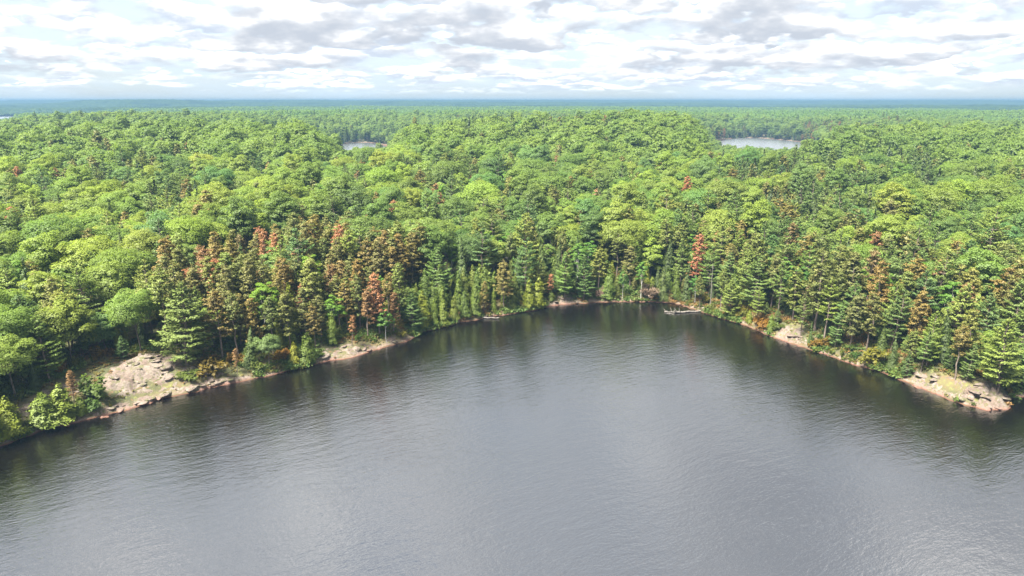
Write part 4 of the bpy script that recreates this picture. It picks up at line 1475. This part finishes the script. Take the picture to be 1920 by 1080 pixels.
def outcrop(px_poly, label, lift, seed, slabs, cell=0.55, bumpy=1.0):
    """bedrock hump over the ground inside an outline on the ground, broken by joints, with loose slabs lying on it as parts"""
    P = np.array([on_ground(*p)[:2] for p in px_poly])
    ROCK_POLY.append(P)
    lo, hi_ = P.min(0) - 2, P.max(0) + 2
    xs_ = np.arange(lo[0], hi_[0], cell); ys_ = np.arange(lo[1], hi_[1], cell)
    X_, Y_ = np.meshgrid(xs_, ys_)
    ins = -poly_sd(X_, Y_, P) + 1.6 * (fbm(X_ * .35 + seed, Y_ * .35, 3) - .5)
    g_ = ground(X_, Y_)
    r_ = np.random.default_rng(seed)
    # joints: steps between plates of bedrock
    cs = np.c_[r_.uniform(lo[0], hi_[0], 90), r_.uniform(lo[1], hi_[1], 90)]
    ang_ = .5
    U = X_ * math.cos(ang_) + Y_ * math.sin(ang_); W_ = (-X_ * math.sin(ang_) + Y_ * math.cos(ang_)) * 1.7
    cu = cs[:, 0] * math.cos(ang_) + cs[:, 1] * math.sin(ang_); cw = (-cs[:, 0] * math.sin(ang_) + cs[:, 1] * math.cos(ang_)) * 1.7
    D2 = (U[..., None] - cu) ** 2 + (W_[..., None] - cw) ** 2
    near = np.argsort(D2, -1)[..., :2]
    d1 = np.sqrt(np.take_along_axis(D2, near[..., :1], -1)[..., 0]); d2_ = np.sqrt(np.take_along_axis(D2, near[..., 1:], -1)[..., 0])
    hts = r_.normal(0, .34, 90); tx = r_.normal(0, .12, 90); ty = r_.normal(0, .12, 90)
    nn = near[..., 0]
    plate = hts[nn] + tx[nn] * (U - cu[nn]) + ty[nn] * (W_ - cw[nn])
    crack = -.42 * (1 - sstep(d2_ - d1, .0, .6))
    rise = lift * sstep(ins, -.6, 4.5)
    Zr = g_ + rise + bumpy * (plate + crack) * sstep(ins, -.4, 1.2) + .55 * (fbm(X_ * .9, Y_ * .9, 4) - .5)
    Zr = np.maximum(Zr, g_ - .5)
    Zr = np.where(ins < -.5, g_ - .5, Zr)
    sdl = lake_sd(X_, Y_)
    Zr = np.where(sdl < -1.5, -1.0, Zr)
    keep = (ins > -1.2)
    ixm = np.arange(X_.size).reshape(X_.shape)
    kq = keep[:-1, :-1] & keep[:-1, 1:] & keep[1:, 1:] & keep[1:, :-1]
    q = np.stack([ixm[:-1, :-1], ixm[:-1, 1:], ixm[1:, 1:], ixm[1:, :-1]], -1)[kq]
    usedv = np.unique(q); remap = np.full(X_.size, -1); remap[usedv] = np.arange(len(usedv))
    mb_ = MB(); mb_.add(np.stack([X_, Y_, Zr], -1).reshape(-1, 3)[usedv], remap[q])
    c = P.mean(0)
    root = link('rock_outcrop', None); root.empty_display_size = 1
    tag(root, label, 'rock', 'bare rock on the shore')
    link('bedrock', mb_.mesh('bedrock', [M['rock']]), root)
    for i in range(int(slabs * .6)):
        for _ in range(40):
            x = r_.uniform(lo[0], hi_[0]); y = r_.uniform(lo[1], hi_[1])
            if poly_sd(np.array([x]), np.array([y]), P)[0] < -.3:
                break
        s_ = r_.uniform(.4, 1.25)
        iy = int(np.clip((y - ys_[0]) / cell, 0, len(ys_) - 1)); ixx = int(np.clip((x - xs_[0]) / cell, 0, len(xs_) - 1))
        link('slab', ROCKS[int(r_.integers(0, 6))], root, (x, y, Zr[iy, ixx] + .02 * s_), (r_.normal(0, .12), r_.normal(0, .12), r_.random() * 6.28),
             (s_ * 1.35, s_ * 1.1, s_ * r_.uniform(.4, .75)))
    return root


outcrop([(190, 742), (196, 705), (215, 685), (285, 664), (330, 670), (345, 690), (330, 715), (300, 732), (240, 742)], 'broad pale cracked rock outcrop on the left shore', 1.0, 31, 50)
outcrop([(150, 792), (210, 765), (290, 742), (350, 726), (430, 708), (470, 706), (470, 712), (400, 727), (340, 741), (270, 760), (200, 780)], 'long low band of rock at the waterline below the broad outcrop', .45, 32, 60)
outcrop([(330, 706), (345, 690), (390, 690), (425, 700), (400, 722), (345, 728)], 'smaller rock shelf at the right end of the broad outcrop', .5, 33, 16)
outcrop([(10, 790), (25, 772), (80, 735), (140, 712), (170, 712), (150, 735), (80, 765), (40, 800)], 'flat mossy rock shelf above the far-left cedars', .45, 37, 10)
outcrop([(600, 680), (608, 660), (650, 648), (690, 646), (705, 655), (660, 671)], 'pale rock ledge sloping into the water left of centre', .55, 34, 12)
outcrop([(712, 654), (735, 632), (768, 632), (770, 640), (740, 648)], 'small pale rock apron right of the rock ledge', .3, 38, 5)
outcrop([(1030, 575), (1040, 556), (1062, 556), (1080, 567), (1060, 571)], 'small stony ledge beside the cove', .5, 35, 12)
outcrop([(1455, 634), (1462, 612), (1495, 610), (1512, 640), (1520, 656), (1490, 648)], 'pink rock slab on the right bank', .7, 36, 12)
outcrop([(1690, 716), (1712, 698), (1760, 704), (1800, 716), (1815, 745), (1812, 758), (1750, 739)], 'pink rock shelf leading to the rocky point', .5, 39, 14)
outcrop([(1800, 752), (1806, 722), (1845, 715), (1880, 738), (1892, 752), (1886, 766), (1852, 770)], 'large cracked granite point at the right edge', 1.0, 40, 26)

# loose stones along the waterline
n_stone = 0
for i in range(len(SHORE_PX) - 1):
    (ax, ay), (bx_, by_) = SHORE_PX[i], SHORE_PX[i + 1]
    seg = np.linalg.norm(shore[i + 1] - shore[i])
    for q in range(max(1, int(seg / 6.5))):
        if random.random() < .45:
            continue
        t_ = (q + random.random()) / max(1, int(seg / 6.5))
        p = shore[i] * (1 - t_) + shore[i + 1] * t_
        x, y = p[0] + random.uniform(-.8, .8), p[1] + random.uniform(-.6, 1.6)
        z = float(ground(np.array([x]), np.array([y]))[0])
        s_ = random.uniform(.35, .95)
        st = link('boulder', ROCKS[random.randrange(6)], None, (x, y, max(z, -.15) + .12 * s_), (random.gauss(0, .2), random.gauss(0, .2), random.random() * 6.28), (s_,) * 3)
        cxp = float(project(x, y, z)[0])
        nm, way = strip_of(cxp)
        way = {'straight up from': 'level with', 'up and right from': 'right of', 'up and left from': 'left of'}[way]
        boulders.append((nm, way, cxp, st, s_))
        n_stone += 1
byk = {}
for nm, way, cxp, st, s_ in sorted(boulders, key=lambda b: b[2]):
    byk[nm, way] = byk.get((nm, way), 0) + 1
    sz_w = 'large' if s_ > .8 else 'small' if s_ < .5 else 'middling'
    tag(st, f"{sz_w} granite boulder at the waterline, {ONES[byk[nm, way]]} from the left {way} {nm}", 'boulder', 'boulders along the waterline')

# ------------------------------------------------------------------ driftwood
def log_thing(name, label, p0_, p1_, r0, r1, stubs, z=.12, group=None):
    a = np.array([*pix_on(*p0_), z]); b = np.array([*pix_on(*p1_), z + .1])
    root = link(name, None, None, tuple(a)); root.empty_display_size = .5
    v = b - a
    mb_ = MB(); k = 8
    mb_.tube([v * i / k + np.array([0, 0, .06 * math.sin(i * 1.7)]) + np.array([.1 * math.sin(i * 1.1), .12 * math.cos(i * 1.6), 0]) for i in range(k + 1)], [r0 + (r1 - r0) * i / k for i in range(k + 1)], 8)
    link('trunk', mb_.mesh('log', [M['drift']], smooth=True), root)
    for (t_, dx, dy, dz, l_) in stubs:
        m2 = MB(); s0 = v * t_; e = s0 + unit(np.array([dx, dy, dz])) * l_
        m2.tube([s0, (s0 + e) / 2 + (.05, .04, .08), e], [.10, .07, .03], 5)
        link('branch', m2.mesh('branch', [M['drift']], smooth=True), root)
    tag(root, label, 'log', group)
    return root


log_thing('fallen_log', 'pale weathered log lying at the shore below the cedar row', (905, 597), (936, 598), .22, .16, [(.2, .2, 1, .5, 1.2)], .2)
log_thing('fallen_log', 'short pale log touching the shore behind the longer one', (880, 598), (915, 594), .16, .12, [], .25)
log_thing('driftwood_log', 'long bleached driftwood trunk reaching from the right bank into the cove', (1318, 584), (1268, 587), .20, .30,
          [(.98, -.6, .5, .9, 1.6), (.9, .2, .8, 1.0, 1.3), (.85, -.3, -.8, .5, 1.2), (1.0, -.9, -.3, .5, 1.5)], .15)
log_thing('driftwood_root', 'jumble of bleached roots floating at the end of the driftwood trunk', (1246, 585), (1270, 587), .20, .14,
          [(.1, -.7, .6, .8, 1.2), (.35, .2, -.9, .4, 1.2), (.55, -.2, .8, .9, 1.5), (.8, .4, -.7, .5, 1.1), (.25, -.6, -.5, .7, 1.0), (.7, .6, .6, .8, 1.2)], .1)
log_thing('driftwood_root', 'small bleached stick in front of the floating roots', (1250, 588), (1264, 590), .10, .07, [(.4, .3, .8, .8, .7)], .06)

# ------------------------------------------------------------------ grass, ferns and low growth on the open banks
def tuft(seed, n, h, w, blade):
    r_ = np.random.default_rng(seed); mb_ = MB()
    P = np.c_[r_.normal(0, w * .5, (n, 2)), r_.uniform(.05, h, n)]
    N_ = unit(rand_dirs(n, r_) + (0, 0, .8))
    mb_.quads(leaf_quads(P, N_, blade * r_.uniform(.6, 1.3, n), r_, 2.0))
    return mb_


tm = [tuft(401, 40, .35, .5, .2).mesh('tuft', [M['grass']]), tuft(402, 46, .6, .6, .24).mesh('tuft', [M['shrub']]),
      tuft(403, 36, .45, .5, .22).mesh('tuft', [M['rust_fern']]), tuft(404, 44, .7, .7, .26).mesh('tuft', [M['fern']])]
NT_ = 150000
ang = rng.uniform(-.8, .8, NT_); rr = np.sqrt(rng.uniform(95 ** 2, 330 ** 2, NT_))
x, y = rr * np.sin(ang), rr * np.cos(ang); s_ = lake_sd(x, y)
k_ = (s_ > .15) & (s_ < 26); x, y, s_ = x[k_], y[k_], s_[k_]
cl = fbm(x * .12 + 9, y * .12 + 4, 3); pick = rng.random(len(x)) * .5 + cl
op = is_open(x, y)
rk = np.min([poly_sd(x, y, P) for P in ROCK_POLY], axis=0)
k_ = (rk > .6) | (rng.random(len(x)) < .10); x, y, s_, cl, pick, op = x[k_], y[k_], s_[k_], cl[k_], pick[k_], op[k_]
k_ = ~op | ((cl > .42) & (rng.random(len(x)) < .85)); x, y, s_, pick, op = x[k_], y[k_], s_[k_], pick[k_], op[k_]
z = ground(x, y, s_)
# a denser fringe hanging over the water, open where the rock comes down
NF = 15000
sg = rng.integers(0, len(shore) - 1, NF); tt = rng.random(NF)[:, None]
S_ = np.array(shore)
pf = S_[sg] * (1 - tt) + S_[sg + 1] * tt + rng.normal(0, 1.1, (NF, 2))
sf = lake_sd(pf[:, 0], pf[:, 1]); of = is_open(pf[:, 0], pf[:, 1])
rk = np.min([poly_sd(pf[:, 0], pf[:, 1], P) for P in ROCK_POLY], axis=0)
kf = (sf > .05) & (sf < 2.0) & (rk > 1.5) & (~of | (rng.random(NF) < .05)) & (fbm(pf[:, 0] * .09 + 3, pf[:, 1] * .09, 3) > .45)
pf, sf = pf[kf], sf[kf]
x = np.r_[x, pf[:, 0]]; y = np.r_[y, pf[:, 1]]; s_ = np.r_[s_, sf]; z = np.r_[z, ground(pf[:, 0], pf[:, 1], sf)]
pick = np.r_[pick, rng.random(len(pf)) * .85 + .1]; op = np.r_[op, np.zeros(len(pf), bool)]
which = np.where(pick < .58, 3, np.where(pick < .76, 1, np.where(pick < .95, 0, 2)))
which = np.where(op & ((which == 3) | (which == 1)), 0, which)
rows = np.c_[x, y, z + np.where(op, .12, 0), rng.random(len(x)) * 6.28, rng.uniform(.6, 1.5, len(x)) * np.where(op, .6, 1), which]
scatter('undergrowth', rows, tm, 'low grass, ferns and heath covering the banks between rocks and trees', 'undergrowth')

# ------------------------------------------------------------------ the air
mb = MB()
xs, y0, y1, z0, z1 = 9400, -3100, 9400, -8, 70
V = [(sx_ * xs, yy, zz) for zz in (z0, z1) for yy in (y0, y1) for sx_ in (-1, 1)]
mb.add(V, [(0, 2, 3, 1), (4, 5, 7, 6), (0, 1, 5, 4), (2, 6, 7, 3), (0, 4, 6, 2), (1, 3, 7, 5)])
hz, t = new_mat('haze_air')
pv = t.n('ShaderNodeVolumePrincipled')
pv.inputs['Color'].default_value = (0.135, 0.235, 0.36, 1)
pv.inputs['Density'].default_value = 2.1e-4
pv.inputs['Anisotropy'].default_value = 0.0
o_ = t.n('ShaderNodeOutputMaterial'); t.l(pv.outputs[0], o_.inputs['Volume'])
ob = link('haze', mb.mesh('haze', [hz]))
ob['kind'] = 'stuff'
tag(ob, 'thin blue haze filling the air over the far forest', 'haze')
